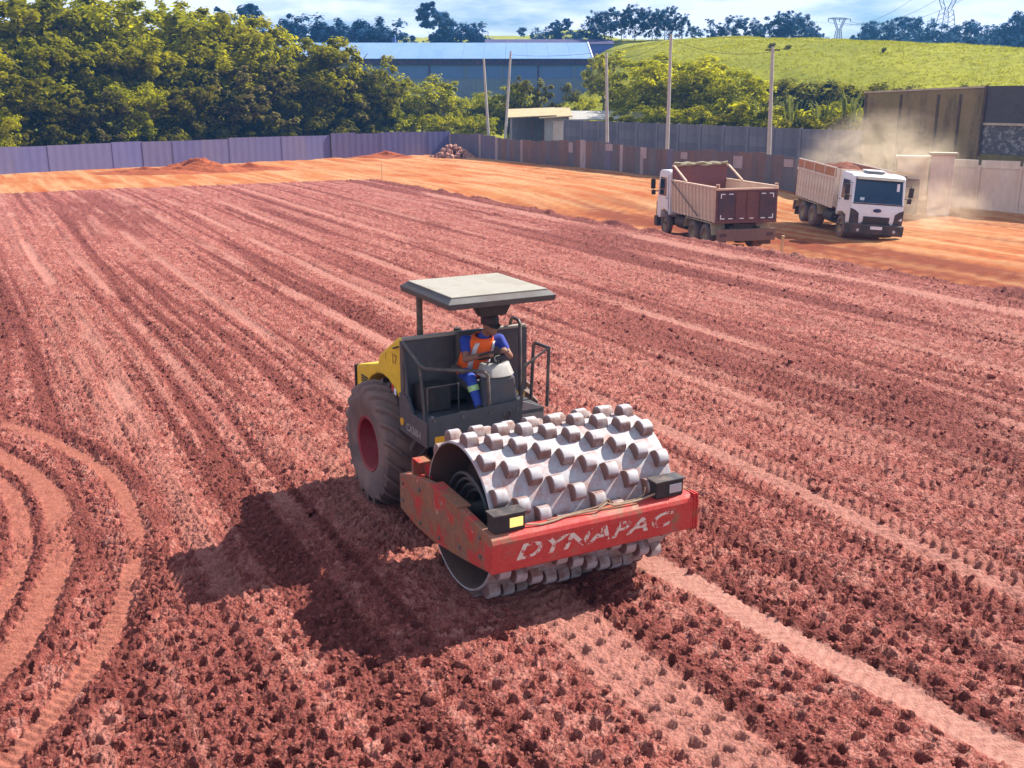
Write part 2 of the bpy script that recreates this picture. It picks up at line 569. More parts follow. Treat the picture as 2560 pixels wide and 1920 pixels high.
def field_height(x, y):
    s, t, tw, fine, pale, dark, arc, adark = field_masks(x, y)
    smooth = np.maximum(pale, arc)
    rough = (1 - 0.92 * sst(0.35, 0.95, smooth)) * (0.7 + 0.6 * fbm(x * 0.6, y * 0.6, 61, 2))
    h = 0.05 * (fbm(x * 0.3, y * 0.3, 60, 3) - 0.5) + 0.045 * (fine - 0.5) * 2 * rough
    pA, lA = prints(s, t, x, y, 0.27, 0.20, 62, 0.058, 0.058)
    pB, lB = prints(s + 0.13, t + 0.09, x, y, 0.150, 0.20, 162, 0.036, 0.074)
    h = h + rough * (-(0.066 + 0.022 * sst(-1, 1.5, s)) * np.maximum(pA, 0.9 * pB * (1 - 0.9 * sst(-0.5, 1.5, s - 1.2 * np.clip(t - 0.4, 0, 5))) * sst(0.30, 0.48, fbm(s * 0.25, tw * 0.9, 207, 3) + 0.12 * sst(0, 3, t))) + 0.016 * lA)
    # herringbone tread left by the drive tyres, lane by lane
    lane = np.floor(tw / 0.56)
    u = tw / 0.56 - lane - 0.5
    hl = _h(lane, lane * 0, 211)
    on = (1 - sst(-1.5, 0.5, s - 1.2 * np.clip(t - 0.4, 0, 5))) * sst(0.30, 0.42, hl + 0.5 * (fbm(s * 0.12, lane * 7.7, 212, 2) - 0.5)) * sst(0.49, 0.44, np.abs(u)) * sst(0.02, 0.05, np.abs(u))
    ph = (s + 0.46 * np.abs(u) * np.sign(hl - 0.6) + 0.07 * (u > 0) + 0.03 * (vn(x * 9, y * 9, 213) - 0.5)) / 0.155
    bar = np.abs(ph - np.floor(ph) - 0.5) * 2
    h = h + rough * on * (0.042 * sst(0.35, 0.62, bar) - 0.020) + 0.05 * rough * on * np.maximum(pA, 0.7 * pB)
    # broken crust: flakes and crumbs
    xs, ys = x + 0.04 * vn(x * 11, y * 11, 67), y + 0.04 * vn(x * 11, y * 11, 68)
    v1, e1, g1 = voronoi(xs / 0.072, ys / 0.062, 70)
    v2, e2, g2 = voronoi(xs / 0.19, ys / 0.16, 80)
    h = h + rough * (0.012 * (v1 - 0.5) + 0.022 * g1 + 0.012 * (v2 - 0.5) + 0.020 * g2 - 0.012 * (1 - sst(0, 0.16, e1)))
    h = h + rough * 0.018 * (fbm(x * 9, y * 9, 90, 4, 0.65) - 0.5)
    loose = np.clip(dark - adark, 0, 1)
    h = h + loose * (0.008 + 0.042 * (fbm(x * 8, y * 8, 95, 4, 0.7) - 0.47))
    h = h - 0.022 * smooth + 0.030 * adark * (0.4 + fbm(x * 6, y * 6, 197, 3))
    h = h + smooth * (0.006 * np.sin(2 * math.pi * (s + 0.5 * np.abs(tw % 0.5 - 0.25)) / 0.11) + 0.014 * (fbm(x * 6, y * 6, 97, 4) - 0.5))
    rr_ = np.hypot(x + 12.49, y - 8.06)
    h = h + arc * 0.013 * np.sin(2 * math.pi * (np.arctan2(y - 8.06, x + 12.49) * 8.3 + 0.35 * np.abs((rr_ % 0.3) - 0.15)) / 0.095)
    # the roller stands on the ground
    for (cs, ct, ws, wt, zz) in ((0, 0, 0.40, 1.15, -0.01), (-2.73, -0.79, 0.36, 0.36, 0.0), (-2.73, 0.79, 0.36, 0.36, 0.0)):
        k = sst(1.5, 0.9, np.maximum(np.abs(s - cs) / ws, np.abs(t - ct) / wt))
        h = h * (1 - k) + k * (zz + 0.25 * h)
    # edges: a loose shoulder on the right and far end, then down to the site
    e = np.minimum(18.3 + 0.9 * sst(-24, -8, s) - t, s + 53.0)
    e = e + 0.5 * (fbm(x * 0.8, y * 0.8, 99, 4) - 0.5) + 0.22 * (fbm(x * 4, y * 4, 98, 2) - 0.5)
    sh = np.exp(-((e - 0.45) / 0.4) ** 2)
    h = h + sh * (0.03 + 0.20 * sst(0.40, 0.8, fbm(x * 0.8, y * 0.8, 101, 4))) * sst(-53, -49, s)
    dark = np.clip(dark + 0.8 * sst(1.1, 0.3, e) * sst(-52, -50, s), 0, 1)
    h = h - 1.35 * np.clip(-e, 0, 1.4) - 0.10 * sst(0.3, -0.1, e)
    crust = np.clip(0.45 * v1 + 0.55 * v2 + 0.25 * (fbm(x * 1.3, y * 1.3, 203, 3) - 0.5), 0, 1) * (1 - smooth) * (1 - 0.7 * dark)
    return h, pale, dark, arc, e, crust


def field_mat():
    m, n, b = new_mat('compacted_red_soil')
    at_ = {}
    for k in ('pale', 'dark', 'arc', 'crust'):
        q = n.nodes.new('ShaderNodeAttribute')
        q.attribute_name = k
        at_[k] = q.outputs['Fac']
    v = coords(n, 'Object')
    f0 = noise(n, 0.25, 4, 0.6, v)
    f1 = noise(n, 2.2, 6, 0.65, v)
    f2 = noise(n, 11, 6, 0.7, v)
    f3 = noise(n, 55, 4, 0.65, v)
    c = mixc(n, ramp(n, f1, [(0.36, 0.0), (0.64, 1.0)]), (0.205, 0.041, 0.031), (0.335, 0.092, 0.069))
    c = mixc(n, ramp(n, f2, [(0.50, 0.0), (0.66, 0.9)]), c, (0.12, 0.024, 0.019))
    c = mixc(n, ramp(n, f3, [(0.52, 0.0), (0.64, 0.7)]), c, (0.50, 0.23, 0.175))
    c = mixc(n, ramp(n, f0, [(0.45, 0.0), (0.75, 0.35)]), c, (0.29, 0.080, 0.060))
    c = mixc(n, ramp(n, at_['crust'], [(0.48, 0.0), (0.74, 0.75)]), c, mixc(n, ramp(n, f3, [(0.40, 0.0), (0.62, 1.0)]), (0.36, 0.115, 0.082), (0.50, 0.235, 0.185)))
    dk = mixc(n, ramp(n, f2, [(0.4, 0.0), (0.7, 1.0)]), (0.14, 0.028, 0.021), (0.07, 0.016, 0.013))
    c = mixc(n, ramp(n, at_['dark'], [(0.0, 0.0), (1.0, 0.66)]), c, dk)
    pl = mixc(n, ramp(n, f2, [(0.35, 0.0), (0.7, 1.0)]), (0.46, 0.235, 0.178), (0.34, 0.135, 0.10))
    c = mixc(n, ramp(n, at_['pale'], [(0.0, 0.0), (1.0, 0.9)]), c, pl)
    ac = mixc(n, ramp(n, f2, [(0.35, 0.0), (0.7, 1.0)]), (0.37, 0.135, 0.088), (0.25, 0.075, 0.052))
    c = mixc(n, ramp(n, at_['arc'], [(0.0, 0.0), (1.0, 0.9)]), c, ac)
    n.links.new(c, b.inputs['Base Color'])
    b.inputs['Roughness'].default_value = 0.92
    b.inputs['Specular IOR Level'].default_value = 0.2
    vo = N(n, 'ShaderNodeTexVoronoi', Scale=24.0, Randomness=1.0)
    n.links.new(v, vo.inputs['Vector'])
    sm = n.nodes.new('ShaderNodeMath')                               # crumbs fade out on the rolled strips
    sm.operation = 'MAXIMUM'
    n.links.new(at_['pale'], sm.inputs[0])
    n.links.new(at_['arc'], sm.inputs[1])
    cr_ = n.nodes.new('ShaderNodeMath')
    cr_.operation = 'MULTIPLY'
    n.links.new(ramp(n, vo.outputs['Distance'], [(0.05, 1.0), (0.75, 0.0)]), cr_.inputs[0])
    n.links.new(ramp(n, sm.outputs[0], [(0.1, 1.0), (0.9, 0.12)]), cr_.inputs[1])
    b1 = N(n, 'ShaderNodeBump', Strength=0.85, Distance=0.03)
    n.links.new(cr_.outputs[0], b1.inputs['Height'])
    hh = n.nodes.new('ShaderNodeMath')
    hh.operation = 'ADD'
    n.links.new(f2, hh.inputs[0])
    n.links.new(f3, hh.inputs[1])
    b2 = N(n, 'ShaderNodeBump', Strength=0.8, Distance=0.03)
    n.links.new(hh.outputs[0], b2.inputs['Height'])
    n.links.new(b1.outputs['Normal'], b2.inputs['Normal'])
    n.links.new(b2.outputs['Normal'], b.inputs['Normal'])
    return m


FIELD_MAT = field_mat()
na, nr = 980, 1020
ang = np.linspace(-math.radians(40), math.radians(40), na)
rad = 4.4 * (80 / 4.4) ** (np.linspace(0, 1, nr))
AA, RR = np.meshgrid(ang, rad)
FX, FY = RR * np.sin(AA), RR * np.cos(AA)
FZ, fp, fd, fa, fe, fc = field_height(FX, FY)
keep = (fe > -1.3)
idx = np.arange(na * nr).reshape(nr, na)
ff = np.stack([idx[:-1, :-1], idx[:-1, 1:], idx[1:, 1:], idx[1:, :-1]], -1).reshape(-1, 4)
kk = keep.ravel()
ff = ff[kk[ff].all(1)]
used = np.unique(ff)
remap = np.full(na * nr, -1)
remap[used] = np.arange(len(used))
me = np_mesh('compacted_field', np.stack([FX, FY, FZ], -1).reshape(-1, 3)[used], remap[ff], FIELD_MAT, True)
for nm, arr in (('pale', fp), ('dark', fd), ('arc', fa), ('crust', fc)):
    me.attributes.new(nm, 'FLOAT', 'POINT').data.foreach_set('value', arr.ravel()[used].astype(np.float32))
tag(put('compacted_field', me), 'raised field of rolled red soil pocked by drum prints and wheel tracks', kind='structure')

# ---- loose clods lying on the field (uncountable)
nc = 26000
cr = 4.5 * (34 / 4.5) ** RNG.random(nc)
ca = np.radians(RNG.uniform(-36, 36, nc))
cx, cy = cr * np.sin(ca), cr * np.cos(ca)
h0, p0, d0, a0, e0, _c = field_height(cx, cy)
s0, t0 = to_st(cx, cy)
ok = (e0 > 0.1) & (RNG.random(nc) < 0.25 + 0.9 * d0 - 0.5 * np.maximum(p0, a0)) & ~((np.abs(t0) < 1.2) & (s0 > -3.3) & (s0 < 0.5))
cx, cy, h0 = cx[ok], cy[ok], h0[ok]
nc = len(cx)
base = np.array([(-1, -1, -1), (1, -1, -1), (1, 1, -1), (-1, 1, -1), (-1, -1, 1), (1, -1, 1), (1, 1, 1), (-1, 1, 1)], float) * 0.58
cf = np.array([(0, 3, 2, 1), (4, 5, 6, 7), (0, 1, 5, 4), (1, 2, 6, 5), (2, 3, 7, 6), (3, 0, 4, 7)])
sz = 0.010 + 0.034 * RNG.random(nc) ** 2.2 + 0.05 * RNG.random(nc) * (RNG.random(nc) < 0.03)
V = base[None] * (0.65 + 0.7 * RNG.random((nc, 8, 3)))
V[:, 4:, :2] *= 0.75
th = RNG.random(nc) * 6.28
V = V * (sz[:, None] * np.array([1, 1, 0.62])[None] if False else sz[:, None, None]) * np.array([1.2, 1.0, 0.7])
Vx = V[..., 0] * np.cos(th)[:, None] - V[..., 1] * np.sin(th)[:, None] + cx[:, None]
Vy = V[..., 0] * np.sin(th)[:, None] + V[..., 1] * np.cos(th)[:, None] + cy[:, None]
Vz = V[..., 2] + (h0 + sz * 0.2)[:, None]
me = np_mesh('soil_clods', np.stack([Vx, Vy, Vz], -1).reshape(-1, 3), (cf[None] + 8 * np.arange(nc)[:, None, None]).reshape(-1, 4), FIELD_MAT)
tag(put('soil_clods', me), 'loose crumbs and clods of red soil strewn over the field', 'soil clods', kind='stuff')


# ------------------------------------------------------------------ shared materials
M = {}
M['yellow'] = painted('yellow_paint', (0.70, 0.46, 0.012), 0.45, 0, 0.25, (0.40, 0.20, 0.08), 2.5)
M['red'] = None
M['charcoal'] = painted('charcoal_paint', (0.055, 0.058, 0.066), 0.5, 0, 0.4, (0.22, 0.12, 0.09), 2.2, lo=0.5, hi=0.8)
M['canopy_rim'] = painted('canopy_rim', (0.060, 0.054, 0.054), 0.6, 0, 0.5, (0.15, 0.10, 0.08), 2.5)
M['dark'] = painted('dark_steel', (0.028, 0.027, 0.028), 0.6, 0.2, 0.4, (0.16, 0.085, 0.06), 3)
M['rail'] = painted('rail_paint', (0.05, 0.045, 0.045), 0.45, 0.1, 0.5, (0.25, 0.17, 0.13), 5)
M['cream'] = painted('cream_fibreglass', (0.285, 0.26, 0.215), 0.75, 0, 0.8, (0.20, 0.165, 0.125), 1.6, 0.06, 0.5, 0.75)
M['grey_plastic'] = painted('light_grey_plastic', (0.27, 0.265, 0.25), 0.45, 0, 0.3, (0.4, 0.28, 0.2), 4)
M['tyre'] = painted('tyre_rubber', (0.070, 0.055, 0.054), 0.8, 0, 0.9, (0.25, 0.15, 0.12), 2.6, 0.2, 0.30, 0.66)
M['rim'] = painted('red_rim', (0.24, 0.010, 0.020), 0.5, 0, 0.3, (0.24, 0.09, 0.06), 4)
M['hub'] = painted('hub_grey', (0.16, 0.13, 0.11), 0.6, 0.2, 0.5, SOIL, 4)
M['white'] = painted('white_paint', (0.72, 0.70, 0.70), 0.35, 0, 0.3, (0.50, 0.30, 0.18), 1.2, 0.05, 0.5, 0.8)
M['bed'] = painted('dusty_bed_paint', (0.68, 0.50, 0.36), 0.6, 0, 0.6, (0.50, 0.24, 0.11), 1.3, 0.1, 0.4, 0.7)
M['bed_in'] = painted('bed_inside', (0.20, 0.075, 0.075), 0.75, 0.1, 0.5, (0.30, 0.10, 0.05), 1.5)
M['truck_dark'] = painted('chassis_dark', (0.035, 0.030, 0.030), 0.7, 0, 0.6, (0.20, 0.10, 0.06), 2.2, 0.2, 0.4, 0.7)
M['fender'] = painted('dusty_mudguard', (0.42, 0.33, 0.20), 0.7, 0, 0.5, (0.40, 0.2, 0.09), 2)
M['concrete'] = painted('grey_concrete', (0.20, 0.205, 0.225), 0.9, 0, 0.6, (0.11, 0.11, 0.13), 0.9, 0.12, 0.42, 0.7, (1, 1, 0.35))
M['pole'] = painted('concrete_pole', (0.46, 0.42, 0.36), 0.85, 0, 0.5, (0.30, 0.24, 0.19), 1.2, 0.1)
M['rope'] = painted('cable', (0.30, 0.21, 0.14), 0.8, 0, 0.3)
M['hose'] = painted('black_hose', (0.045, 0.045, 0.048), 0.45, 0, 0.2, SOIL, 6)
M['skin'] = painted('skin', (0.22, 0.105, 0.065), 0.55, 0, 0.0)
M['blue_shirt'] = painted('blue_cotton', (0.016, 0.045, 0.30), 0.85, 0, 0.1, SOIL, 8, 0.25)
M['blue_trousers'] = painted('blue_work_trousers', (0.018, 0.055, 0.34), 0.85, 0, 0.2, (0.2, 0.2, 0.4), 9, 0.3)
M['orange_vest'] = painted('orange_vest', (0.95, 0.13, 0.012), 0.7, 0, 0.1, SOIL, 8, 0.1)
M['silver_tape'] = painted('silver_tape', (0.62, 0.60, 0.60), 0.4, 0.1, 0.15, SOIL, 8, 0.1)
M['green_tape'] = painted('green_tape', (0.38, 0.60, 0.25), 0.5, 0, 0.1)
M['cap'] = painted('dark_cap', (0.022, 0.022, 0.026), 0.8, 0, 0.15)
M['seat'] = painted('seat_vinyl', (0.065, 0.062, 0.055), 0.6, 0, 0.3, (0.2, 0.14, 0.1), 4)
M['red_sticker'] = painted('red_sticker', (0.5, 0.02, 0.02), 0.5, 0, 0.1)
M['plate'] = painted('white_plate', (0.75, 0.75, 0.78), 0.4, 0, 0.1)
M['amber'] = painted('amber_lens', (0.75, 0.38, 0.02), 0.3, 0, 0.1)
M['wood'] = painted('stake_wood', (0.55, 0.38, 0.20), 0.8, 0, 0.3)
M['blue_badge'] = painted('blue_badge', (0.02, 0.03, 0.12), 0.3, 0.2, 0.05)
M['chrome'] = painted('bright_trim', (0.55, 0.55, 0.58), 0.25, 0.8, 0.1)


def worn_red(name, strong):
    m, n, b = new_mat(name)
    v = coords(n, 'Object')
    f1 = noise(n, 2.4, 7, 0.7, v)
    f2 = noise(n, 9.0, 7, 0.75, v, 0.4)
    f3 = noise(n, 40, 3, 0.6, v)
    red = mixc(n, ramp(n, f3, [(0.3, 0.0), (0.7, 1.0)]), (0.42, 0.020, 0.018), (0.56, 0.045, 0.032))
    rust = mixc(n, ramp(n, f2, [(0.35, 0.0), (0.65, 1.0)]), (0.30, 0.10, 0.03), (0.13, 0.085, 0.06))
    c = mixc(n, ramp(n, f1, [(0.52 - strong, 0.0), (0.60 - strong, 1.0)]), red, rust)
    c = mixc(n, ramp(n, f2, [(0.66 - strong * 0.5, 0.0), (0.70 - strong * 0.5, 0.8)]), c, (0.55, 0.34, 0.24))
    dust = mixc(n, ramp(n, f1, [(0.4, 0.0), (0.7, 0.25)]), c, (0.58, 0.25, 0.17))
    n.links.new(dust, b.inputs['Base Color'])
    n.links.new(ramp(n, f2, [(0.3, 0.45), (0.7, 0.85)]), b.inputs['Roughness'])
    bump(n, b, f2, 0.25, 0.01)
    return m


M['red'] = worn_red('red_paint', 0.0)
M['red_worn'] = worn_red('chipped_red_paint', 0.11)


def letter_mat():
    m, n, b = new_mat('chipped_white_letters')
    f = noise(n, 11, 6, 0.75, coords(n, 'Object'))
    n.links.new(mixc(n, ramp(n, f, [(0.505, 0.0), (0.54, 1.0)]), (0.66, 0.55, 0.45), (0.44, 0.022, 0.02)), b.inputs['Base Color'])
    b.inputs['Roughness'].default_value = 0.6
    return m


M['letters'] = letter_mat()


def drum_mat(name, soil_lo, soil_hi):
    m, n, b = new_mat(name)
    f1 = noise(n, 5, 6, 0.7, coords(n, 'Object'))
    f2 = noise(n, 30, 4, 0.6, coords(n, 'Object'))
    steel = mixc(n, ramp(n, f2, [(0.35, 0.0), (0.7, 1.0)]), (0.33, 0.32, 0.335), (0.42, 0.395, 0.40))
    n.links.new(mixc(n, ramp(n, f1, [(soil_lo, 0.0), (soil_hi, 0.85)]), steel, (0.36, 0.17, 0.13)), b.inputs['Base Color'])
    b.inputs['Metallic'].default_value = 0.05
    n.links.new(ramp(n, f1, [(0.3, 0.55), (0.7, 0.85)]), b.inputs['Roughness'])
    bump(n, b, f2, 0.15, 0.006)
    return m


def foot_mat():
    # feet: soil caked on the flanks, shade painted into the soiled end faces, crown worn bright
    m, n, b = new_mat('worn_foot_steel')
    oi = n.nodes.new('ShaderNodeObjectInfo')
    v = coords(n, 'Object')
    ad = n.nodes.new('ShaderNodeVectorMath')
    ad.operation = 'ADD'
    n.links.new(v, ad.inputs[0])
    mu = n.nodes.new('ShaderNodeVectorMath')
    mu.operation = 'MULTIPLY'
    mu.inputs[1].default_value = (7.3, 3.1, 0.0)
    n.links.new(oi.outputs['Random'], mu.inputs[0])
    n.links.new(mu.outputs[0], ad.inputs[1])
    f1 = noise(n, 9, 5, 0.7, ad.outputs[0])
    sp = n.nodes.new('ShaderNodeSeparateXYZ')
    n.links.new(v, sp.inputs[0])
    zz = ramp(n, sp.outputs['Z'], [(0.078, 1.0), (0.100, 0.12)])
    fl = mixc(n, ramp(n, f1, [(0.36, 0.0), (0.60, 1.0)]), (0.33, 0.28, 0.27), (0.19, 0.09, 0.07))
    st = mixc(n, ramp(n, f1, [(0.5, 0.0), (0.7, 0.6)]), (0.42, 0.40, 0.41), (0.28, 0.17, 0.14))
    ab = n.nodes.new('ShaderNodeMath')
    ab.operation = 'ABSOLUTE'
    n.links.new(sp.outputs['Y'], ab.inputs[0])
    soil_shade = mixc(n, ramp(n, f1, [(0.35, 0.0), (0.7, 1.0)]), (0.12, 0.055, 0.045), (0.21, 0.115, 0.095))  # soil brown, darkened further to paint the shade of the end faces
    col_ = mixc(n, ramp(n, ab.outputs[0], [(0.058, 0.0), (0.064, 0.85)]), mixc(n, zz, st, fl), soil_shade)
    n.links.new(col_, b.inputs['Base Color'])
    b.inputs['Metallic'].default_value = 0.0
    n.links.new(ramp(n, f1, [(0.3, 0.5), (0.7, 0.8)]), b.inputs['Roughness'])
    return m


M['drum'] = drum_mat('worn_bright_steel', 0.46, 0.68)
M['pad'] = foot_mat()


def glass_mat(name, col, rough=0.08):
    m, n, b = new_mat(name)
    b.inputs['Base Color'].default_value = (*col, 1)
    b.inputs['Roughness'].default_value = rough
    b.inputs['Specular IOR Level'].default_value = 0.8
    return m


M['windscreen'] = glass_mat('tinted_glass', (0.018, 0.035, 0.06))


def lamp_mat(name, col, e):
    m, n, b = new_mat(name)
    b.inputs['Base Color'].default_value = (*col, 1)
    b.inputs['Emission Color'].default_value = (*col, 1)
    b.inputs['Emission Strength'].default_value = e
    b.inputs['Roughness'].default_value = 0.15
    return m


M['lamp_on'] = lamp_mat('lit_lamp_lens', (1.0, 0.66, 0.20), 0.45)
M['well'] = painted('brown_drum_inside', (0.10, 0.055, 0.042), .85, .1, .5, (0.20, 0.09, 0.06), 3)  # inner wall of the drum, darker brown than the outer shell
M['lamp_off'] = glass_mat('lamp_lens', (0.45, 0.45, 0.45), 0.2)

# ------------------------------------------------------------------ the padfoot roller
R = thing('road_roller', 'yellow and charcoal padfoot roller with studded steel drum and worn red front beam', 'road roller', (MX, MY, 0), YAW)
DZ, DR = 0.815, 0.775


def arcpts(c, r, a0, a1, n, plane='xz', k=0.0):
    out = []
    for i in range(n + 1):
        t = a0 + (a1 - a0) * i / n
        if plane == 'xz':
            out.append((c[0] + r * math.cos(t), c[1] + k * i, c[2] + r * math.sin(t)))
        else:
            out.append((c[0] + r * math.cos(t), c[1] + r * math.sin(t), c[2] + k * i))
    return out


dr = MB().lathe([(0.752, -1.068), (DR - 0.012, -1.072), (DR, -1.06), (DR, 1.06), (DR - 0.012, 1.072), (0.752, 1.068)], 'y', 96, (0, 0, 0)).build('drum', M['drum'], R, 0, True)
dr.location = (0, 0, DZ)
MB().lathe([(0.0, -0.72), (0.34, -0.72), (0.36, -0.70), (0.36, -0.655), (0.0, -0.655)], 'y', 32).build('drum_hub', M['dark'], dr, 0, True)
MB().lathe([(0.0, 0.72), (0.34, 0.72), (0.36, 0.70), (0.36, 0.655), (0.0, 0.655)], 'y', 32).build('drum_hub', M['dark'], dr, 0, True)
for s_ in (-1, 1):
    MB().lathe([(0.10, s_ * 0.62), (0.73, s_ * 0.62), (0.742, s_ * 1.04), (0.7515, s_ * 1.068)], 'y', 64).build('drum_well', M['well'], dr, 0, True)
pm = MB()
pprof = [(-.090, -.02), (-.084, .055), (-.064, .094), (-.026, .112), (.026, .112), (.064, .094), (.084, .055), (.090, -.02)]
npf = len(pprof)
pv_ = [(u, -.074 + .12 * max(0, w_), w_) for u, w_ in pprof] + [(u, .074 - .12 * max(0, w_), w_) for u, w_ in pprof]
pm.raw(pv_, [tuple(range(npf - 1, -1, -1)), tuple(range(npf, 2 * npf))] + [(i_, (i_ + 1) % npf, npf + (i_ + 1) % npf, npf + i_) for i_ in range(npf)])
pad_me = pm.mesh('pad', 0.009, True, 2)
pad_me.materials.append(M['pad'])
NCOL, NROW = 10, 13
for c in range(NCOL):
    for r in range(NROW):
        th_ = 2 * math.pi * (r + 0.31 * c + 0.1) / NROW              # from the top towards the front
        o = put('pad', pad_me, None, dr)
        o.location = (DR * math.sin(th_), -0.96 + 0.2135 * c, DR * math.cos(th_))
        o.rotation_euler = (0, th_, 0)

# drum frame
side_prof = [(-1.28, .47), (-.83, .41), (-.38, .41), (.38, .51), (1.0, .615), (1.0, .96), (.85, .99), (.31, 1.035), (-.35, 1.06), (-.91, .99), (-1.28, .88)]
for sgn in (-1, 1):
    a_, b_ = sorted((sgn * 1.125, sgn * 1.20))
    sp = MB().prism(side_prof, 'y', a_, b_).build('side_plate', M['red_worn'], R, 0.012)
    a_, b_ = sorted((sgn * 1.08, sgn * 1.23))
    MB().prism([(.31, 1.033), (-.35, 1.058), (-.35, 1.075), (.31, 1.05)], 'y', a_, b_).build('top_flange', M['red_worn'], sp)
    for k_, (bx_, bz_) in enumerate(((-1.18, .60), (-1.18, .80), (-.70, .50), (-.70, .88), (-.2, .52), (.3, .62), (.75, .70), (.75, .90))):
        MB().cyl((bx_, sgn * 1.19, bz_), (bx_, sgn * 1.218, bz_), .022, None, 6).build('bolt', M['hub'], sp)
    # carrier arm that holds the drum hub
    MB().tube([(-0.85, sgn * 1.09, 0.74), (-0.1, sgn * 0.86, 0.78), (0, sgn * 0.70, 0.80)], [0.075, 0.11, 0.15], 10).build('drum_carrier', M['dark'], R, 0, True)
beam = MB().prism([(.84, .61), (1.0, .61), (1.014, .625), (1.014, .915), (1.0, .955), (.97, .982), (.93, .99), (.84, .99)], 'y', -1.205, 1.205).build('front_beam', M['red'], R, 0.006)
rear_x = MB().box((-1.30, -1.13, .46), (-1.12, 1.13, .88)).build('rear_beam', M['red_worn'], R, 0.02)
for y_ in (1.14, 1.175):
    MB().box((.835, y_, .60), (1.022, y_ + 0.014, .998)).build('weld_seam', M['red_worn'], beam)


def text_mesh(name, txt, size, shear, mat, parent, mtx, extrude=0.002, space=1.0, sx=1.0):
    cu = bpy.data.curves.new(name, 'FONT')
    cu.body = txt
    cu.size = size
    cu.shear = shear
    cu.extrude = extrude
    cu.space_character = space
    cu.resolution_u = 3
    cu.offset = 0.004 * size / 0.2
    tmp = bpy.data.objects.new(name, cu)
    COL.objects.link(tmp)
    dg = bpy.context.evaluated_depsgraph_get()
    me_ = bpy.data.meshes.new_from_object(tmp.evaluated_get(dg))
    bpy.data.objects.remove(tmp)
    me_.transform(Matrix.Diagonal((sx, 1, 1, 1)))
    me_.materials.clear()
    o = put(name, me_, mat, parent)
    o.matrix_local = mtx
    return o


# lettering on the beam: reads along +y, faces +x
text_mesh('lettering', 'DYNAPAC', 0.215, 0.30, M['letters'], beam,
          Matrix(((0, 0, 1, 1.0155), (1, 0, 0, -0.97), (0, 1, 0, 0.715), (0, 0, 0, 1))), 0.002, 1.06, 1.72)

for (y0, y1, lens) in ((-1.15, -.82, 'lamp_on'), (.70, 1.04, 'lamp_off')):
    hl = MB().box((.80, y0, .992), (.955, y1, 1.165)).build('headlight', M['dark'], R, 0.012)
    MB().box((.79, y0 - .012, 1.166), (.972, y1 + .012, 1.18)).build('headlight_hood', M['rail'], hl)
    MB().box((.956, y0 + .16, 1.035), (.966, y1 - .03, 1.13)).build('headlight_lens', M[lens], hl, 0.004)
MB().tube([(.93, -.80, 1.02), (.955, -.65, 1.0), (.95, -.5, 1.005), (.92, -.35, 1.01), (.93, -.15, 1.015), (.95, .0, 1.02), (.92, .12, 1.06), (.93, .2, 1.02),
           (.945, .4, 1.02), (.94, .55, 1.03), (.93, .70, 1.05)], 0.011, 6).build('lamp_cable', M['rope'], R, 0, True)
MB().tube([(.90, -.55, 1.0), (.90, -.3, 1.012), (.90, .05, 1.03), (.90, .15, 1.09), (.90, .2, 1.02), (.90, .5, 1.02), (.91, .58, 1.06), (.90, .6, 1.13)], 0.008, 6).build('lamp_cable', M['rope'], R, 0, True)
# bracket with red tab on the left rear of the drum frame
MB().box((-.93, -1.19, 0.97), (-.90, -1.03, 1.18)).box((-.93, -1.06, 0.97), (-.72, -1.03, 1.18)).box((-.93, -1.19, 1.16), (-.72, -1.03, 1.18)).build('hose_bracket', M['red_worn'], R, 0.004)
for k_ in range(4):
    rr_ = 0.50 - 0.055 * k_
    MB().tube(arcpts((-0.05 + .03 * k_, -0.93 + 0.03 * k_, 0.72), rr_, math.radians(170), math.radians(-40), 18), 0.020, 8).build('hydraulic_hose', M['hose'], R, 0, True)
MB().tube([(-.82, -1.1, .9), (-1.0, -.9, 1.05), (-1.2, -.6, 1.0), (-1.5, -.3, .95)], 0.022, 8).build('hydraulic_hose', M['hose'], R, 0, True)

# rear half
MB().box((-1.95, -.28, .5), (-1.28, .28, 1.02)).build('articulation_joint', M['dark'], R, 0.03)
MB().box((-3.5, -.44, .55), (-1.75, .44, 1.42)).build('rear_chassis', M['dark'], R, 0.03)
MB().cyl((-2.73, -.8, .765), (-2.73, .8, .765), 0.15, None, 16).build('axle', M['dark'], R, 0, True)


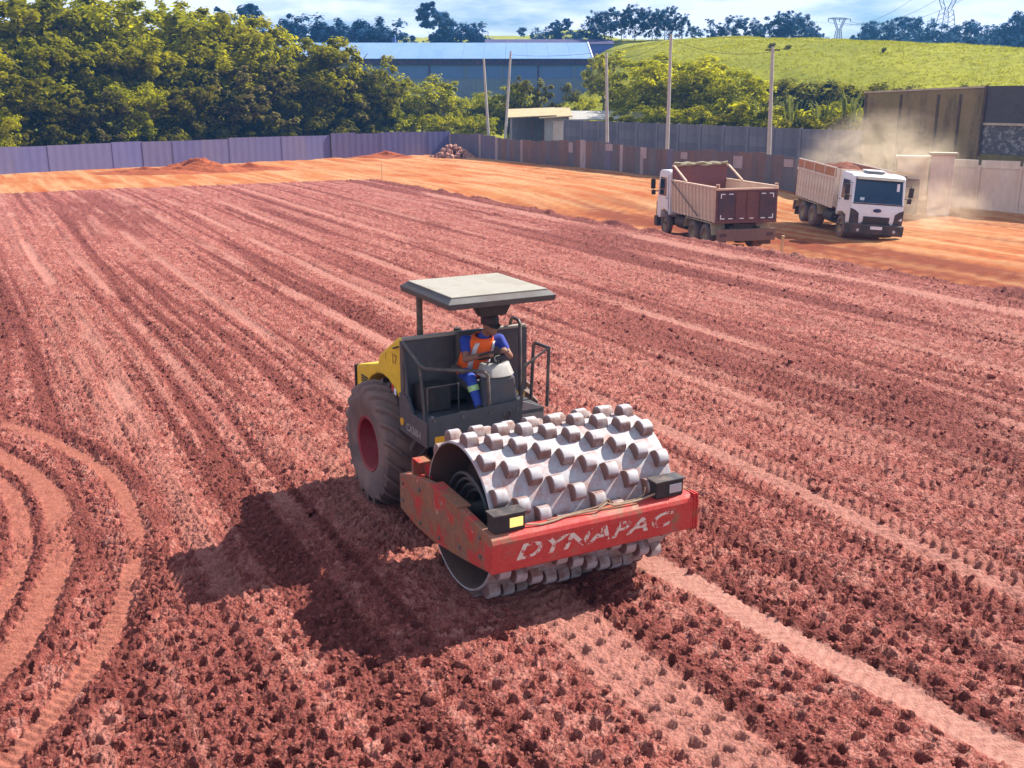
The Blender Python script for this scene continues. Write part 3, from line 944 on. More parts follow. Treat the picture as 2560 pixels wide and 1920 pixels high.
def make_wheel(sgn):
    w = MB().lathe([(0.0, .06), (.09, .07), (.13, .05), (.15, .0), (.215, -.02), (.215, -.06), (.0, -.06)], 'y', 24).build('wheel', M['hub'], R, 0, True)
    w.location = (-2.73, sgn * .79, .765)
    if sgn < 0:
        w.rotation_euler = (0, 0, math.pi)
    prof = [(.335, .20), (.35, .235), (.42, .265), (.55, .285), (.65, .28), (.705, .25), (.735, .17), (.742, 0), (.735, -.17), (.705, -.25), (.65, -.28),
            (.55, -.285), (.42, -.265), (.35, -.235), (.335, -.20)]
    MB().lathe(prof, 'y', 48).build('tyre', M['tyre'], w, 0, True)
    MB().lathe([(.336, .205), (.362, .238), (.352, .25), (.318, .235), (.30, .10), (.26, .0), (.20, -.02), (.205, -.05), (.335, -.2)], 'y', 40).build('rim', M['rim'], w, 0, True)
    lug = MB()
    for half in (1, -1):
        pass
    n_l = 20
    for half in (1, -1):
        l_ = MB()
        pts = []
        for i in range(5):
            u = i / 4.0
            y_ = half * (0.015 + 0.265 * u)
            a_ = 0.33 * u
            r0 = .735 - (0.05 * max(0, u - .55) / .45)
            r1 = r0 + .055
            for rr_, da in ((r0 - .03, -.055), (r1, -.038), (r1, .038), (r0 - .03, .055)):
                pts.append((rr_ * math.sin(a_ + da), y_, rr_ * math.cos(a_ + da)))
        fs_ = []
        for i in range(4):
            for k in range(4):
                k2 = (k + 1) % 4
                fs_.append((i * 4 + k, i * 4 + k2, i * 4 + 4 + k2, i * 4 + 4 + k))
        fs_ += [(3, 2, 1, 0), (16, 17, 18, 19)]
        me_ = l_.raw(pts, fs_).mesh('lug', 0.008, True, 1)
        me_.materials.append(M['tyre'])
        for k in range(n_l):
            o = put('lug', me_, None, w)
            o.rotation_euler = (0, 2 * math.pi * (k + (0.5 if half < 0 else 0)) / n_l, 0)
    for k in range(8):
        t = 2 * math.pi * k / 8
        MB().cyl((.13 * math.cos(t), .04, .13 * math.sin(t)), (.13 * math.cos(t), .068, .13 * math.sin(t)), .014, None, 6).build('wheel_bolt', M['dark'], w)
    return w


make_wheel(-1)
make_wheel(1)

PX1_ = -1.19
# engine hood with wheel arches
arch = [(-2.73 + .83 * math.cos(t), .80 + .83 * math.sin(t)) for t in [math.radians(a) for a in (42, 60, 78, 92, 106, 122)]]
hood_prof = [(-1.99, 1.30), (-1.99, 2.24), (-2.22, 2.20), (-2.84, 1.86), (-2.90, 1.74), (-3.64, 1.56), (-3.70, 1.52), (-3.70, 1.22), (-3.30, 1.40)] + arch[::-1] + [(-2.10, 1.34)]
hood = MB().prism(hood_prof, 'y', -.80, .80).build('engine_hood', M['yellow'], R, 0.025)
MB().box((-3.74, -.82, 1.05), (-3.706, .82, 1.54)).build('rear_guard', M['dark'], hood, 0.01)
MB().prism([(-2.16, 2.205), (-2.84, 1.87), (-2.84, 1.885), (-2.16, 2.22)], 'y', -.55, .55).build('hood_grille', M['dark'], hood)
for k_ in range(5):                                                 # louvres and door seam of the hood
    MB().box((-3.50, -.812, 1.30 + .035 * k_), (-3.28, -.801, 1.318 + .035 * k_)).build('hood_louvre', M['dark'], hood)
for x_ in (-2.10, -2.62):
    MB().box((x_, -.8025, 1.86 if x_ < -2.3 else 1.70), (x_ + .012, -.801, 1.94 if x_ < -2.3 else 2.18)).build('door_seam', M['dark'], hood)
MB().tube([(-2.30, -.80, 2.06), (-2.30, -.83, 2.06), (-2.18, -.83, 2.10), (-2.18, -.80, 2.10)], .010, 6).build('hood_handle', M['dark'], hood)
for y_ in (-.80, -.45, -.10, .25):
    MB().cyl((PX1_, y_, 1.46), (PX1_ + .028, y_, 1.46), .014, None, 6).build('panel_bolt', M['hub'], R)
MB().box((-2.45, -.8045, 1.50), (-2.38, -.801, 1.58)).build('warning_sticker', M['red_sticker'], hood)
MB().box((-2.37, -.8045, 1.47), (-2.30, -.801, 1.55)).build('warning_sticker', M['plate'], hood)
text_mesh('fleet_number', '17', 0.17, 0.0, painted('worn_brown_ink', (0.33, 0.14, 0.01), 0.6), hood,
          Matrix(((1, 0, 0, -2.42), (0, 0, -1, -0.8035), (0, 1, 0, 1.86), (0, 0, 0, 1))), 0.001)
MB().tube([(-3.0, .35, 1.70), (-3.0, .35, 2.05)], 0.05, 12).build('exhaust', M['dark'], hood, 0, True)

# operator platform
PX0, PX1, PY0, PY1, FZ0 = -1.95, -1.20, -.87, .62, 1.42
MB().box((PX0, PY0, 1.36), (PX1, PY1, FZ0)).build('platform_floor', M['charcoal'], R, 0.008)
fpnl = MB().hexa([(PX1, PY0, 1.16), (PX1 + .02, PY0, 1.16), (PX1 + .02, .30, 1.24), (PX1, .30, 1.24)],
                 [(PX1, PY0, 1.49), (PX1 + .02, PY0, 1.49), (PX1 + .02, .30, 1.56), (PX1, .30, 1.56)]).build('front_panel', M['charcoal'], R, 0.006)
MB().lathe([(.0, .0), (.03, .0), (.034, .012), (.05, .012), (.06, .0)], 'x', 20, (PX1 + .022, .12, 1.41)).build('round_lamp', M['rail'], fpnl, 0, True)
MB().box((PX1 + .021, -.80, 1.17), (PX1 + .024, -.55, 1.27)).build('yellow_label', M['amber'], fpnl)
MB().prism([(.32, 1.20), (.62, 1.14), (.62, 1.42), (.32, 1.53)], 'x', PX1 - .03, PX1 + .0).build('step_panel', painted('step_grey', (0.24, 0.20, 0.18), 0.6, 0, 0.4), R, 0.004)
spn = MB().prism([(-1.99, 1.14), (PX1, 1.14), (PX1, 1.44), (-1.60, 1.44), (-1.78, 1.60), (-1.99, 1.60)], 'y', PY0 - .02, PY0).build('side_skirt', M['charcoal'], R, 0.004)
text_mesh('model_lettering', 'CA260-I', 0.13, 0.0, M['grey_plastic'], spn, Matrix(((1, 0, 0, -1.78), (0, 0, -1, PY0 - .0225), (0, 1, 0, 1.20), (0, 0, 0, 1))), 0.001, 1.0, .92)
MB().cyl((-1.90, PY0 - .02, 1.27), (-1.90, PY0 - .035, 1.27), .045, None, 14).build('reflector', M['amber'], spn)
MB().box((-1.99, PY0, FZ0), (-1.955, .805, 2.22)).build('back_panel', M['charcoal'], R, 0.006)
MB().prism([(-1.955, 1.44), (-1.62, 1.44), (-1.78, 1.62), (-1.90, 2.2), (-1.955, 2.2)], 'y', PY0, PY0 + .02).build('side_screen', M['charcoal'], R, 0.004)
MB().box((-2.0, -.84, 2.225), (-1.93, .78, 2.26)).build('back_ledge', M['cream'], R, 0.008)
MB().box((-1.90, -.75, 1.43), (-1.60, -.40, 1.72)).build('battery_box', M['dark'], R, 0.01)
MB().tube([(-1.55, -.72, 1.43), (-1.55, -.72, 1.74), (-1.50, -.35, 1.76), (-1.50, -.35, 1.43)], 0.013, 8).build('box_rail', M['rail'], R, 0, True)
# rails
MB().tube([(-1.90, -.86, 2.22), (-1.50, -.865, 2.10), (-1.38, -.87, 2.06), (-1.30, -.84, 2.04), (-1.24, -.6, 2.01), (-1.21, -.3, 1.97), (-1.205, -.17, 1.945),
           (-1.20, -.12, 1.90), (-1.20, -.10, 1.5)], 0.021, 10).build('front_rail', M['rail'], R, 0, True)
MB().tube([(-1.40, -.87, 2.06), (-1.28, -.872, 1.42)], 0.018, 10).build('rail_post', M['rail'], R, 0, True)
MB().tube([(-1.88, -.872, 2.2), (-1.88, -.872, 1.44)], 0.016, 10).build('rail_post', M['rail'], R, 0, True)
MB().tube([(-1.21, .31, 1.45), (-1.20, .335, 1.70), (-1.20, .36, 1.95), (-1.20, .68, 2.13), (-1.20, .66, 1.42)], 0.021, 10).build('handrail', M['rail'], R, 0, True)
MB().tube([(-1.20, .68, 2.125), (-1.52, .68, 2.12), (-1.55, .67, 2.08), (-1.55, .64, 1.42)], 0.021, 10).build('handrail', M['rail'], R, 0, True)
MB().tube([(-2.0, .60, 2.0), (-2.0, .60, 2.28), (-1.97, .60, 2.34), (-1.92, .60, 2.36), (-1.80, .60, 2.35), (-1.76, .60, 2.31), (-1.75, .60, 1.43)], 0.022, 10).build('grab_hoop', M['rail'], R, 0, True)
# console and steering wheel
con = MB().hexa([(-1.50, -.16, FZ0), (-1.215, -.16, FZ0), (-1.215, .30, FZ0), (-1.50, .30, FZ0)],
                [(-1.44, -.11, 1.84), (-1.23, -.11, 1.84), (-1.23, .25, 1.84), (-1.44, .25, 1.84)]).build('console', M['charcoal'], R, 0.03)
MB().raw([(-1.47, -.14, 1.845), (-1.30, -.14, 1.845), (-1.21, -.06, 1.845), (-1.19, .07, 1.845), (-1.21, .20, 1.845), (-1.30, .28, 1.845), (-1.47, .28, 1.845),
          (-1.46, -.10, 1.99), (-1.36, -.10, 1.99), (-1.30, -.04, 1.985), (-1.29, .07, 1.985), (-1.30, .18, 1.985), (-1.36, .24, 1.99), (-1.46, .24, 1.99)],
         [tuple(range(6, -1, -1)), tuple(range(7, 14))] + [(i, (i + 1) % 7, 7 + (i + 1) % 7, 7 + i) for i in range(7)]).build('console_cover', M['grey_plastic'], con, 0.025, True, 3)
MB().cyl((-1.31, .06, 1.98), (-1.31, .06, 2.03), .012, None, 8).build('console_knob', M['dark'], con)
MB().cyl((-1.34, .12, 1.98), (-1.34, .12, 2.02), .016, None, 8).build('console_knob', M['dark'], con)
sw_c, sw_n = Vector((-1.42, .05, 2.07)), Vector((-.42, 0, .90)).normalized()
sw_u = Vector((0, 1, 0))
sw_w = sw_n.cross(sw_u)
stw = MB().tube([sw_c + (sw_u * math.cos(t) + sw_w * math.sin(t)) * .19 for t in [2 * math.pi * i / 24 for i in range(25)]], .015, 8)
for t in (0.5, 2.6, 4.7):
    stw.tube([sw_c - sw_n * .03, sw_c + (sw_u * math.cos(t) + sw_w * math.sin(t)) * .185], .011, 6)
stw.tube([sw_c, sw_c - sw_n * .16], .03, 8)
stw.build('steering_wheel', M['dark'], R, 0, True)
MB().box((-1.48, -.22, 1.42), (-1.30, -.17, 1.47)).build('pedal', M['dark'], R, 0.006)
# seat
st = MB().box((-1.90, -.20, 1.62), (-1.50, .30, 1.74)).build('seat', M['seat'], R, 0.04, True, 3)
MB().hexa([(-1.93, -.20, 1.70), (-1.82, -.20, 1.70), (-1.82, .30, 1.70), (-1.93, .30, 1.70)],
          [(-1.95, -.18, 2.27), (-1.87, -.18, 2.27), (-1.87, .28, 2.27), (-1.95, .28, 2.27)]).build('seat_backrest', M['seat'], st, 0.035, True, 3)
MB().box((-1.83, -.10, FZ0), (-1.55, .20, 1.63)).build('seat_pedestal', M['dark'], st, 0.01)
MB().box((-1.78, -.32, 1.86), (-1.50, -.25, 1.92)).build('armrest', M['seat'], st, 0.02, True)
# canopy
CXC, CL, CW = -1.72, .62, .61


def ring(dx, z):
    return [(CXC - CL - dx, -CW - dx, z), (CXC + CL + dx, -CW - dx, z), (CXC + CL + dx, CW + dx, z), (CXC - CL - dx, CW + dx, z)]


can = MB().raw(ring(.0, 2.835) + ring(.065, 2.785) + ring(.055, 2.725) + ring(.02, 2.715),
               [(3, 2, 1, 0), (12, 13, 14, 15)] + [(4 * j + i, 4 * j + (i + 1) % 4, 4 * j + 4 + (i + 1) % 4, 4 * j + 4 + i) for j in range(3) for i in range(4)]).build('canopy', M['canopy_rim'], R, 0.006)
MB().box((CXC - CL + .01, -CW + .01, 2.8355), (CXC + CL - .01, CW - .01, 2.852)).build('canopy_top', M['cream'], can, 0.008)
for y_ in (-.55, .43):
    MB().tube([(-2.12, y_, 2.18), (-2.12, y_, 2.71)], 0.038, 10).build('canopy_post', M['rail'], can, 0, True)
MB().hexa([(-1.36, -.17, 2.56), (-1.26, -.17, 2.56), (-1.26, .15, 2.56), (-1.36, .15, 2.56)],
          [(-1.40, -.24, 2.69), (-1.22, -.24, 2.69), (-1.22, .20, 2.69), (-1.40, .20, 2.69)]).build('fan_unit', M['dark'], can, 0.02)

# ------------------------------------------------------------------ the operator
def capsule(mb, p0, p1, r0, r1, n=12):
    p0, p1 = Vector(p0), Vector(p1)
    d = (p1 - p0)
    L = d.length
    d.normalize()
    pts, rs = [], []
    for a_ in (0.08, .35, .65, .9):
        pts.append(p0 - d * r0 * math.cos(a_ * math.pi / 2) * 1.0)
        rs.append(r0 * math.sin(a_ * math.pi / 2))
    for u in (0, .33, .66, 1):
        pts.append(p0 + d * L * u)
        rs.append(r0 + (r1 - r0) * u)
    for a_ in (.9, .65, .35, .08):
        pts.append(p1 + d * r1 * math.cos(a_ * math.pi / 2))
        rs.append(r1 * math.sin(a_ * math.pi / 2))
    mb.tube(pts, rs, n)


def build_person():
    J = dict(pel=(-1.80, -.03, 1.82), ab=(-1.76, -.015, 1.96), ch=(-1.68, .015, 2.13), nk=(-1.59, .045, 2.275), hd=(-1.50, .065, 2.415),
             shR=(-1.69, -.165, 2.205), elR=(-1.545, -.23, 2.02), haR=(-1.36, -.09, 2.10),
             shL=(-1.60, .235, 2.20), elL=(-1.46, .30, 2.02), haL=(-1.30, .16, 2.13),
             hipR=(-1.77, -.12, 1.80), knR=(-1.47, -.20, 1.79), anR=(-1.34, -.17, 1.50), toR=(-1.23, -.185, 1.462),
             hipL=(-1.77, .08, 1.80), knL=(-1.50, .30, 1.80), anL=(-1.52, .33, 1.50), toL=(-1.40, .345, 1.462))
    bones = []

    def seg(a, b, r0, r1, m):
        pa = J[a] if isinstance(a, str) else a
        pb = J[b] if isinstance(b, str) else b
        bones.append((Vector(pa), Vector(pb), r0, r1, m))
    SH, TR, SK, BT = 0, 1, 2, 3
    seg('pel', 'ab', .125, .12, TR)
    seg('ab', 'ch', .125, .13, SH)
    seg('ch', 'nk', .115, .06, SH)
    seg('nk', 'hd', .052, .06, SK)
    for s_ in 'RL':
        seg('ch', 'sh' + s_, .10, .068, SH)
        mid = tuple((Vector(J['sh' + s_]) * .5 + Vector(J['el' + s_]) * .5))
        seg('sh' + s_, mid, .066, .058, SH)
        seg(mid, 'el' + s_, .046, .040, SK)
        seg('el' + s_, 'ha' + s_, .042, .030, SK)
        seg('pel', 'hip' + s_, .115, .105, TR)
        seg('hip' + s_, 'kn' + s_, .100, .068, TR)
        seg('kn' + s_, 'an' + s_, .066, .048, TR)
        seg('an' + s_, 'to' + s_, .044, .038, BT)
    mb = MB()
    for a, b, r0, r1, m in bones:
        capsule(mb, a, b, r0, r1)
    hd = Vector(J['hd'])
    fw = Vector((.93, .12, -.32)).normalized()                        # looks down at the drum
    mb.ell(hd, (.095, .078, .115), 14, 10)
    mb.ell(hd + fw * .055 + Vector((0, 0, -.055)), (.055, .055, .055), 10, 8)   # jaw
    mb.ell(hd + fw * .102 + Vector((0, 0, -.008)), (.022, .015, .028), 8, 6)    # nose
    for y_ in (-1, 1):
        mb.ell(hd + Vector((-.005, y_ * .078, -.005)), (.022, .012, .033), 8, 6)
    # hands: palm, four fingers closed on the wheel rim, thumb from the side
    for s_ in 'RL':
        h_ = Vector(J['ha' + s_])
        el = Vector(J['el' + s_])
        d = (h_ - el).normalized()
        side = d.cross(Vector((0, 0, 1))).normalized()
        dn = side.cross(d)
        if dn.z > 0:
            dn = -dn
        capsule(mb, h_, h_ + d * .065, .026, .030)
        for k_, ln in enumerate((.030, .036, .034, .026)):
            b0 = h_ + d * .075 + side * (.030 - .020 * k_)
            b1 = b0 + d * ln + dn * .012
            b2 = b1 + dn * ln * .9
            b3 = b2 - d * ln * .6
            capsule(mb, b0, b1, .0105, .010, 8)
            capsule(mb, b1, b2, .010, .0095, 8)
            capsule(mb, b2, b3, .0095, .0085, 8)
        sd = side if s_ == 'R' else -side
        t0_ = h_ + d * .025 - sd * .028
        capsule(mb, t0_, t0_ + d * .03 - sd * .022 + dn * .012, .0125, .011, 8)
        capsule(mb, t0_ + d * .03 - sd * .022 + dn * .012, t0_ + d * .055 - sd * .012 + dn * .03, .011, .009, 8)
    me_ = mb.mesh('person_body')
    tmp = put('person_tmp', me_)
    md = tmp.modifiers.new('remesh', 'REMESH')
    md.mode = 'VOXEL'
    md.voxel_size = .0085
    sm = tmp.modifiers.new('smooth', 'SMOOTH')
    sm.iterations = 4
    sm.factor = .5
    dg = bpy.context.evaluated_depsgraph_get()
    body = bpy.data.meshes.new_from_object(tmp.evaluated_get(dg))
    bpy.data.objects.remove(tmp)
    for k_ in ('blue_shirt', 'blue_trousers', 'skin', 'cap'):
        body.materials.append(M[k_])
    n = len(body.polygons)
    ce = np.zeros(n * 3)
    body.polygons.foreach_get('center', ce)
    ce = ce.reshape(-1, 3)
    best = np.full(n, 9.0)
    mi = np.zeros(n, dtype=np.int32)
    for a, b, r0, r1, m in bones:
        a_, ab = np.array(a), np.array(b) - np.array(a)
        u = np.clip(((ce - a_) @ ab) / (ab @ ab + 1e-9), 0, 1)
        dist = np.linalg.norm(ce - (a_ + u[:, None] * ab), axis=1) - (r0 + (r1 - r0) * u)
        mi = np.where(dist < best, m, mi)
        best = np.minimum(best, dist)
    dh = np.linalg.norm((ce - np.array(hd)) / np.array((.13, .12, .16)), axis=1)
    mi = np.where(dh < 1.0, SK, mi)
    mi = np.where((ce[:, 2] > hd.z - .02) & (dh < 1) & ((ce - np.array(hd)) @ np.array((fw.x, fw.y, 0)) < -.01), BT, mi)   # short dark hair
    body.polygons.foreach_set('material_index', mi.astype(np.int32))
    body.shade_smooth()
    P = put('person', body)
    tag(P, 'person in orange vest and blue work clothes seated at the roller steering wheel', 'person')
    P.location = (MX, MY, 0)
    P.rotation_euler = (0, 0, YAW)
    # vest shell round the torso
    v_ = MB()
    rings_ = []
    for (cx_, cy2, z_, rx, ry) in ((-1.80, -.03, 1.79, .160, .200), (-1.785, -.02, 1.88, .164, .196), (-1.76, -.012, 1.97, .158, .190), (-1.72, .003, 2.07, .156, .196), (-1.685, .015, 2.15, .148, .196), (-1.645, .028, 2.22, .122, .170), (-1.615, .038, 2.268, .082, .108)):
        rings_.append([(cx_ + rx * math.cos(t), cy2 + ry * math.sin(t), z_ + .03 * math.cos(t) * -1) for t in [2 * math.pi * i / 24 for i in range(24)]])
    vv = [p for q in rings_ for p in q]
    fs_ = [(j * 24 + i, j * 24 + (i + 1) % 24, j * 24 + 24 + (i + 1) % 24, j * 24 + 24 + i) for j in range(len(rings_) - 1) for i in range(24)]
    # open at the arm holes
    fs_ = [q for q in fs_ if not (all(abs(vv[i][1] - .015) > .145 for i in q) and min(vv[i][2] for i in q) > 2.10)]
    vest = v_.raw(vv, fs_).build('vest', M['orange_vest'], P, 0, True)
    sd_ = vest.modifiers.new('thick', 'SOLIDIFY')
    sd_.thickness = .008

    def tape(pts, w):
        m_ = MB()
        n_ = len(pts)
        vs_ = []
        for (x, y, z) in pts:
            vs_ += [(x, y, z - w / 2), (x, y, z + w / 2)]
        m_.raw(vs_, [(2 * i, 2 * i + 2, 2 * i + 3, 2 * i + 1) for i in range(n_ - 1)])
        o = m_.build('reflective_tape', M['silver_tape'], P, 0, True)
        q_ = o.modifiers.new('thick', 'SOLIDIFY')
        q_.thickness = .005
    tape([(-1.787 + .176 * math.cos(t), -.022 + .208 * math.sin(t), 1.868 - .03 * math.cos(t)) for t in [2 * math.pi * i / 24 for i in range(25)]], .05)
    for t0_ in (-.62, .62, math.pi - .5, math.pi + .5):               # braces over the shoulders
        m_ = MB()
        vs_ = []
        for q_ in rings_[1:6]:
            cx3 = sum(p[0] for p in q_) / 24
            cy3 = sum(p[1] for p in q_) / 24
            cz3 = sum(p[2] for p in q_) / 24
            rx3 = max(p[0] for p in q_) - cx3
            ry3 = max(p[1] for p in q_) - cy3
            for dt3 in (-.15, .15):
                a3 = t0_ + dt3
                vs_.append((cx3 + 1.05 * rx3 * math.cos(a3), cy3 + 1.05 * ry3 * math.sin(a3), cz3 - .03 * math.cos(a3)))
        m_.raw(vs_, [(2 * k3, 2 * k3 + 1, 2 * k3 + 3, 2 * k3 + 2) for k3 in range(4)])
        o = m_.build('reflective_tape', M['silver_tape'], P, 0, True)
        o.modifiers.new('thick', 'SOLIDIFY').thickness = .006
    # cap: dome and peak
    cp = MB()
    cp.lathe([(.104, -.03), (.106, .01), (.10, .045), (.08, .075), (.045, .095), (.0, .10)], 'z', 20)
    cp.raw([(.06, -.085, -.01), (.13, -.07, -.02), (.175, 0, -.03), (.13, .07, -.02), (.06, .085, -.01),
            (.06, -.085, -.022), (.13, -.07, -.032), (.175, 0, -.042), (.13, .07, -.032), (.06, .085, -.022)],
           [(0, 1, 2, 3, 4), (9, 8, 7, 6, 5), (0, 5, 6, 1), (1, 6, 7, 2), (2, 7, 8, 3), (3, 8, 9, 4), (4, 9, 5, 0)])
    c_ = cp.build('cap', M['cap'], P, 0, True)
    c_.location = hd + Vector((-.005, 0, .045))
    c_.rotation_euler = (0, .22, .12)
    # safety-coloured band round the right shin
    for key in ('R', 'L'):
        kn, an = Vector(J['kn' + key]), Vector(J['an' + key])
        u0, u1 = kn + (an - kn) * .22, kn + (an - kn) * .42
        MB().tube([u0, u1], [.071, .067], 14).build('leg_band', M['green_tape'], P, 0, True)


build_person()


# ------------------------------------------------------------------ dump trucks (x forward, origin at the rear end on the ground)
def truck_wheel(parent, x, y, dual):
    r = .50
    w = .26 if not dual else .52
    s_ = 1 if y > 0 else -1
    hub = MB().lathe([(0, .06), (.09, .06), (.11, .0), (.13, -.03), (.0, -.03)], 'y', 14).build('wheel', M['hub'], parent, 0, True)
    hub.location = (x, y, r)
    hub.rotation_euler = (0, 0, 0 if s_ > 0 else math.pi)
    h = w / 2
    MB().lathe([(.27, h - .03), (.30, h), (.42, h), (.48, h - .03), (.50, h - .07), (.50, -h + .07), (.48, -h + .03), (.42, -h), (.28, -h)], 'y', 32).build('tyre', M['tyre'], hub, 0, True)
    MB().lathe([(.28, h - .02), (.26, h - .10 if not dual else h - .16), (.12, h - .12 if not dual else h - .17), (0, h - .12 if not dual else h - .17)], 'y', 24).build('rim', M['fender'], hub, 0, True)


def make_truck(label, loc, heading, roll, pitch, high_board, mats):
    T = thing('dump_truck', label, 'truck', loc, heading, 'dump trucks on the haul road', rx=roll, ry=pitch)
    MB().box((.25, -.42, .78), (6.9, .42, 1.05)).build('chassis', M['truck_dark'], T, 0.02)
    for x in (1.35, 2.70):
        for y in (-.93, .93):
            truck_wheel(T, x, y, True)
        MB().cyl((x, -.9, .5), (x, .9, .5), .10, None, 10).build('axle', M['truck_dark'], T, 0, True)
    for y in (-1.02, 1.02):
        truck_wheel(T, 6.25, y, False)
    MB().cyl((6.25, -1, .5), (6.25, 1, .5), .08, None, 10).build('axle', M['truck_dark'], T, 0, True)
    # bed
    b0, b1, zf, zt, wb, wt = .12, 5.15, 1.20, 2.42, 1.20, 1.25
    bed = MB().hexa([(b0, -wb, 1.12), (b1, -wb, 1.12), (b1, wb, 1.12), (b0, wb, 1.12)], [(b0, -wb, zf), (b1, -wb, zf), (b1, wb, zf), (b0, wb, zf)]).build('bed_floor', M['bed_in'], T)
    for s_ in (-1, 1):
        side = MB().hexa([(b0, s_ * wb, 1.13), (b1, s_ * wb, 1.13), (b1, s_ * (wb - .05), 1.13), (b0, s_ * (wb - .05), 1.13)],
                         [(b0, s_ * wt, zt), (b1, s_ * wt, zt), (b1, s_ * (wt - .05), zt), (b0, s_ * (wt - .05), zt)]).build('bed_side', mats['side'], T)
        MB().box((b0, s_ * wt - .055, zt), (b1, s_ * wt + .055, zt + .07)).build('top_rail', mats['side'], side, 0.01)
        rib = MB().hexa([(-.05, 0, 1.13), (.05, 0, 1.13), (.04, s_ * .055, 1.13), (-.04, s_ * .055, 1.13)],
                        [(-.05, s_ * .05, zt), (.05, s_ * .05, zt), (.04, s_ * .105, zt), (-.04, s_ * .105, zt)]).mesh('rib')
        rib.materials.append(mats['side'])
        for k in range(13):
            o = put('rib', rib, None, side)
            o.location = (b0 + .22 + k * (b1 - b0 - .4) / 12, s_ * wb, 0)
        if high_board:                                             # extra boards on the loaded truck
            MB().hexa([(b0, s_ * wt, zt + .072), (b1, s_ * wt, zt + .072), (b1, s_ * (wt - .04), zt + .072), (b0, s_ * (wt - .04), zt + .072)],
                      [(b0, s_ * (wt + .02), zt + .44), (b1, s_ * (wt + .02), zt + .44), (b1, s_ * (wt - .02), zt + .44), (b0, s_ * (wt - .02), zt + .44)]).build('side_board', mats['board'], side)
            MB().cyl((b0, s_ * (wt + .0), zt + .46), (b1, s_ * (wt + .0), zt + .46), .035, None, 8).build('board_rail', mats['side'], side)
            for xx in (b0 + .9, b0 + 2.3, b0 + 3.7, b1 - .05):
                MB().box((xx - .03, s_ * (wt + .012), zt + .0), (xx + .03, s_ * (wt + .05), zt + .42)).build('stake', mats['side'], side)
        else:
            MB().cyl((b0 + 1.6, s_ * (wt + .09), 1.25), (b1 - .25, s_ * (wt + .09), zt + .02), .022, None, 6).build('tarp_bar', M['rail'], side)
    hb = 3.05 if not high_board else zt + .44
    head = MB().hexa([(b1 - .06, -wb + .05, 1.13), (b1, -wb + .05, 1.13), (b1, wb - .05, 1.13), (b1 - .06, wb - .05, 1.13)],
                     [(b1 - .06, -wt + .02, hb), (b1, -wt + .02, hb), (b1, wt - .02, hb), (b1 - .06, wt - .02, hb)]).build('headboard', M['bed_in'] if not high_board else mats['side'], T)
    for k in range(6):
        y = -1.0 + .4 * k
        MB().box((b1 + .002, y - .05, 1.15), (b1 + .06, y + .05, hb - .02)).build('rib', mats['side'], head)
    gate = MB().box((b0 - .07, -wt, 1.10), (b0 - .01, wt, 2.36)).build('tailgate', M['tail'], T, 0.01)
    MB().box((b0 - .10, -wt - .02, 2.365), (b0 + .02, wt + .02, 2.43)).build('gate_rail', mats['side'], gate, 0.008)
    for y0, y1 in ((-1.16, -.52), (-.46, .0), (.06, .46), (.52, 1.16)):
        MB().box((b0 - .10, y0, 1.24), (b0 - .0705, y1, 2.28)).build('gate_panel', M['tail_dark'] if abs(y0 + y1) > 1.2 else M['tail'], gate, 0.012)
    for (y0, y1, z0, z1) in ([(-1.08, -.90, 2.20, 2.235), (-1.08, -1.045, 2.06, 2.199), (.90, 1.08, 2.20, 2.235), (1.045, 1.08, 2.06, 2.199), (-1.08, -.90, 1.27, 1.305),
                              (-1.08, -1.045, 1.306, 1.44), (.90, 1.08, 1.27, 1.305), (1.045, 1.08, 1.306, 1.44)]
                             + [(y - .09, y + .09, z, z + .035) for y in (-.66, .66) for z in (1.27, 2.20)] + [(y - .08, y + .08, 1.27, 1.305) for y in (-.2, .2)]):
        MB().box((b0 - .106, y0, z0), (b0 - .1008, y1, z1)).build('reflector_strip', M['plate'], gate)
    for y in (-wt + .06, wt - .06):
        MB().tube([(b0 - .04, y - .05, 2.43), (b0 - .04, y - .05, 2.58), (b0 - .04, y + .05, 2.58), (b0 - .04, y + .05, 2.43)], .025, 6).build('gate_hinge', mats['side'], gate)
    if not high_board:
        for s_ in (-1, 1):                                            # tarp hoops and rolled tarpaulin on the empty truck
            MB().tube([(b1 - .03, s_ * (wt - .05), 3.06), (b1 - .25, s_ * (wt - .03), 3.05), (b1 - 1.75, s_ * (wt - .03), 2.50)], .045, 8).build('tarp_strut', mats['side'], T, 0, True)
        tp = MB()
        for q in range(3):
            pts = [(b1 - .04 + .07 * math.sin(q * 2.1 + i * .9), -1.22 + .16 * i, 3.08 + .04 * q + .02 * math.sin(i * 1.7 + q)) for i in range(16)]
            tp.tube(pts, [.035 + .025 * abs(math.sin(i * 2.3 + q)) for i in range(16)], 7)
        tp.build('rolled_tarpaulin', M['tarp'], T, 0, True)
    # mudguards, bumper, tank
    for s_ in (-1, 1):
        MB().tube([(.55, s_ * .93, .62), (.70, s_ * .93, 1.03), (1.35, s_ * .93, 1.07), (2.70, s_ * .93, 1.07), (3.32, s_ * .93, 1.03), (3.5, s_ * .93, .68)], .02, 4).build('mudguard_stay', M['fender'], T)
        mg = [(.50, .62), (.66, 1.05), (3.36, 1.05), (3.54, .66), (3.57, .68), (3.39, 1.085), (.63, 1.085), (.46, .62)]
        a_, b_ = sorted((s_ * .64, s_ * 1.22))
        MB().prism(mg, 'y', a_, b_).build('mudguard', M['fender'], T)
        a_, b_ = sorted((s_ * .55, s_ * 1.12))
        MB().cyl((3.9, s_ * .85, .72), (5.0, s_ * .85, .72), .27, None, 16).build('fuel_tank', M['truck_dark'], T, 0, True)
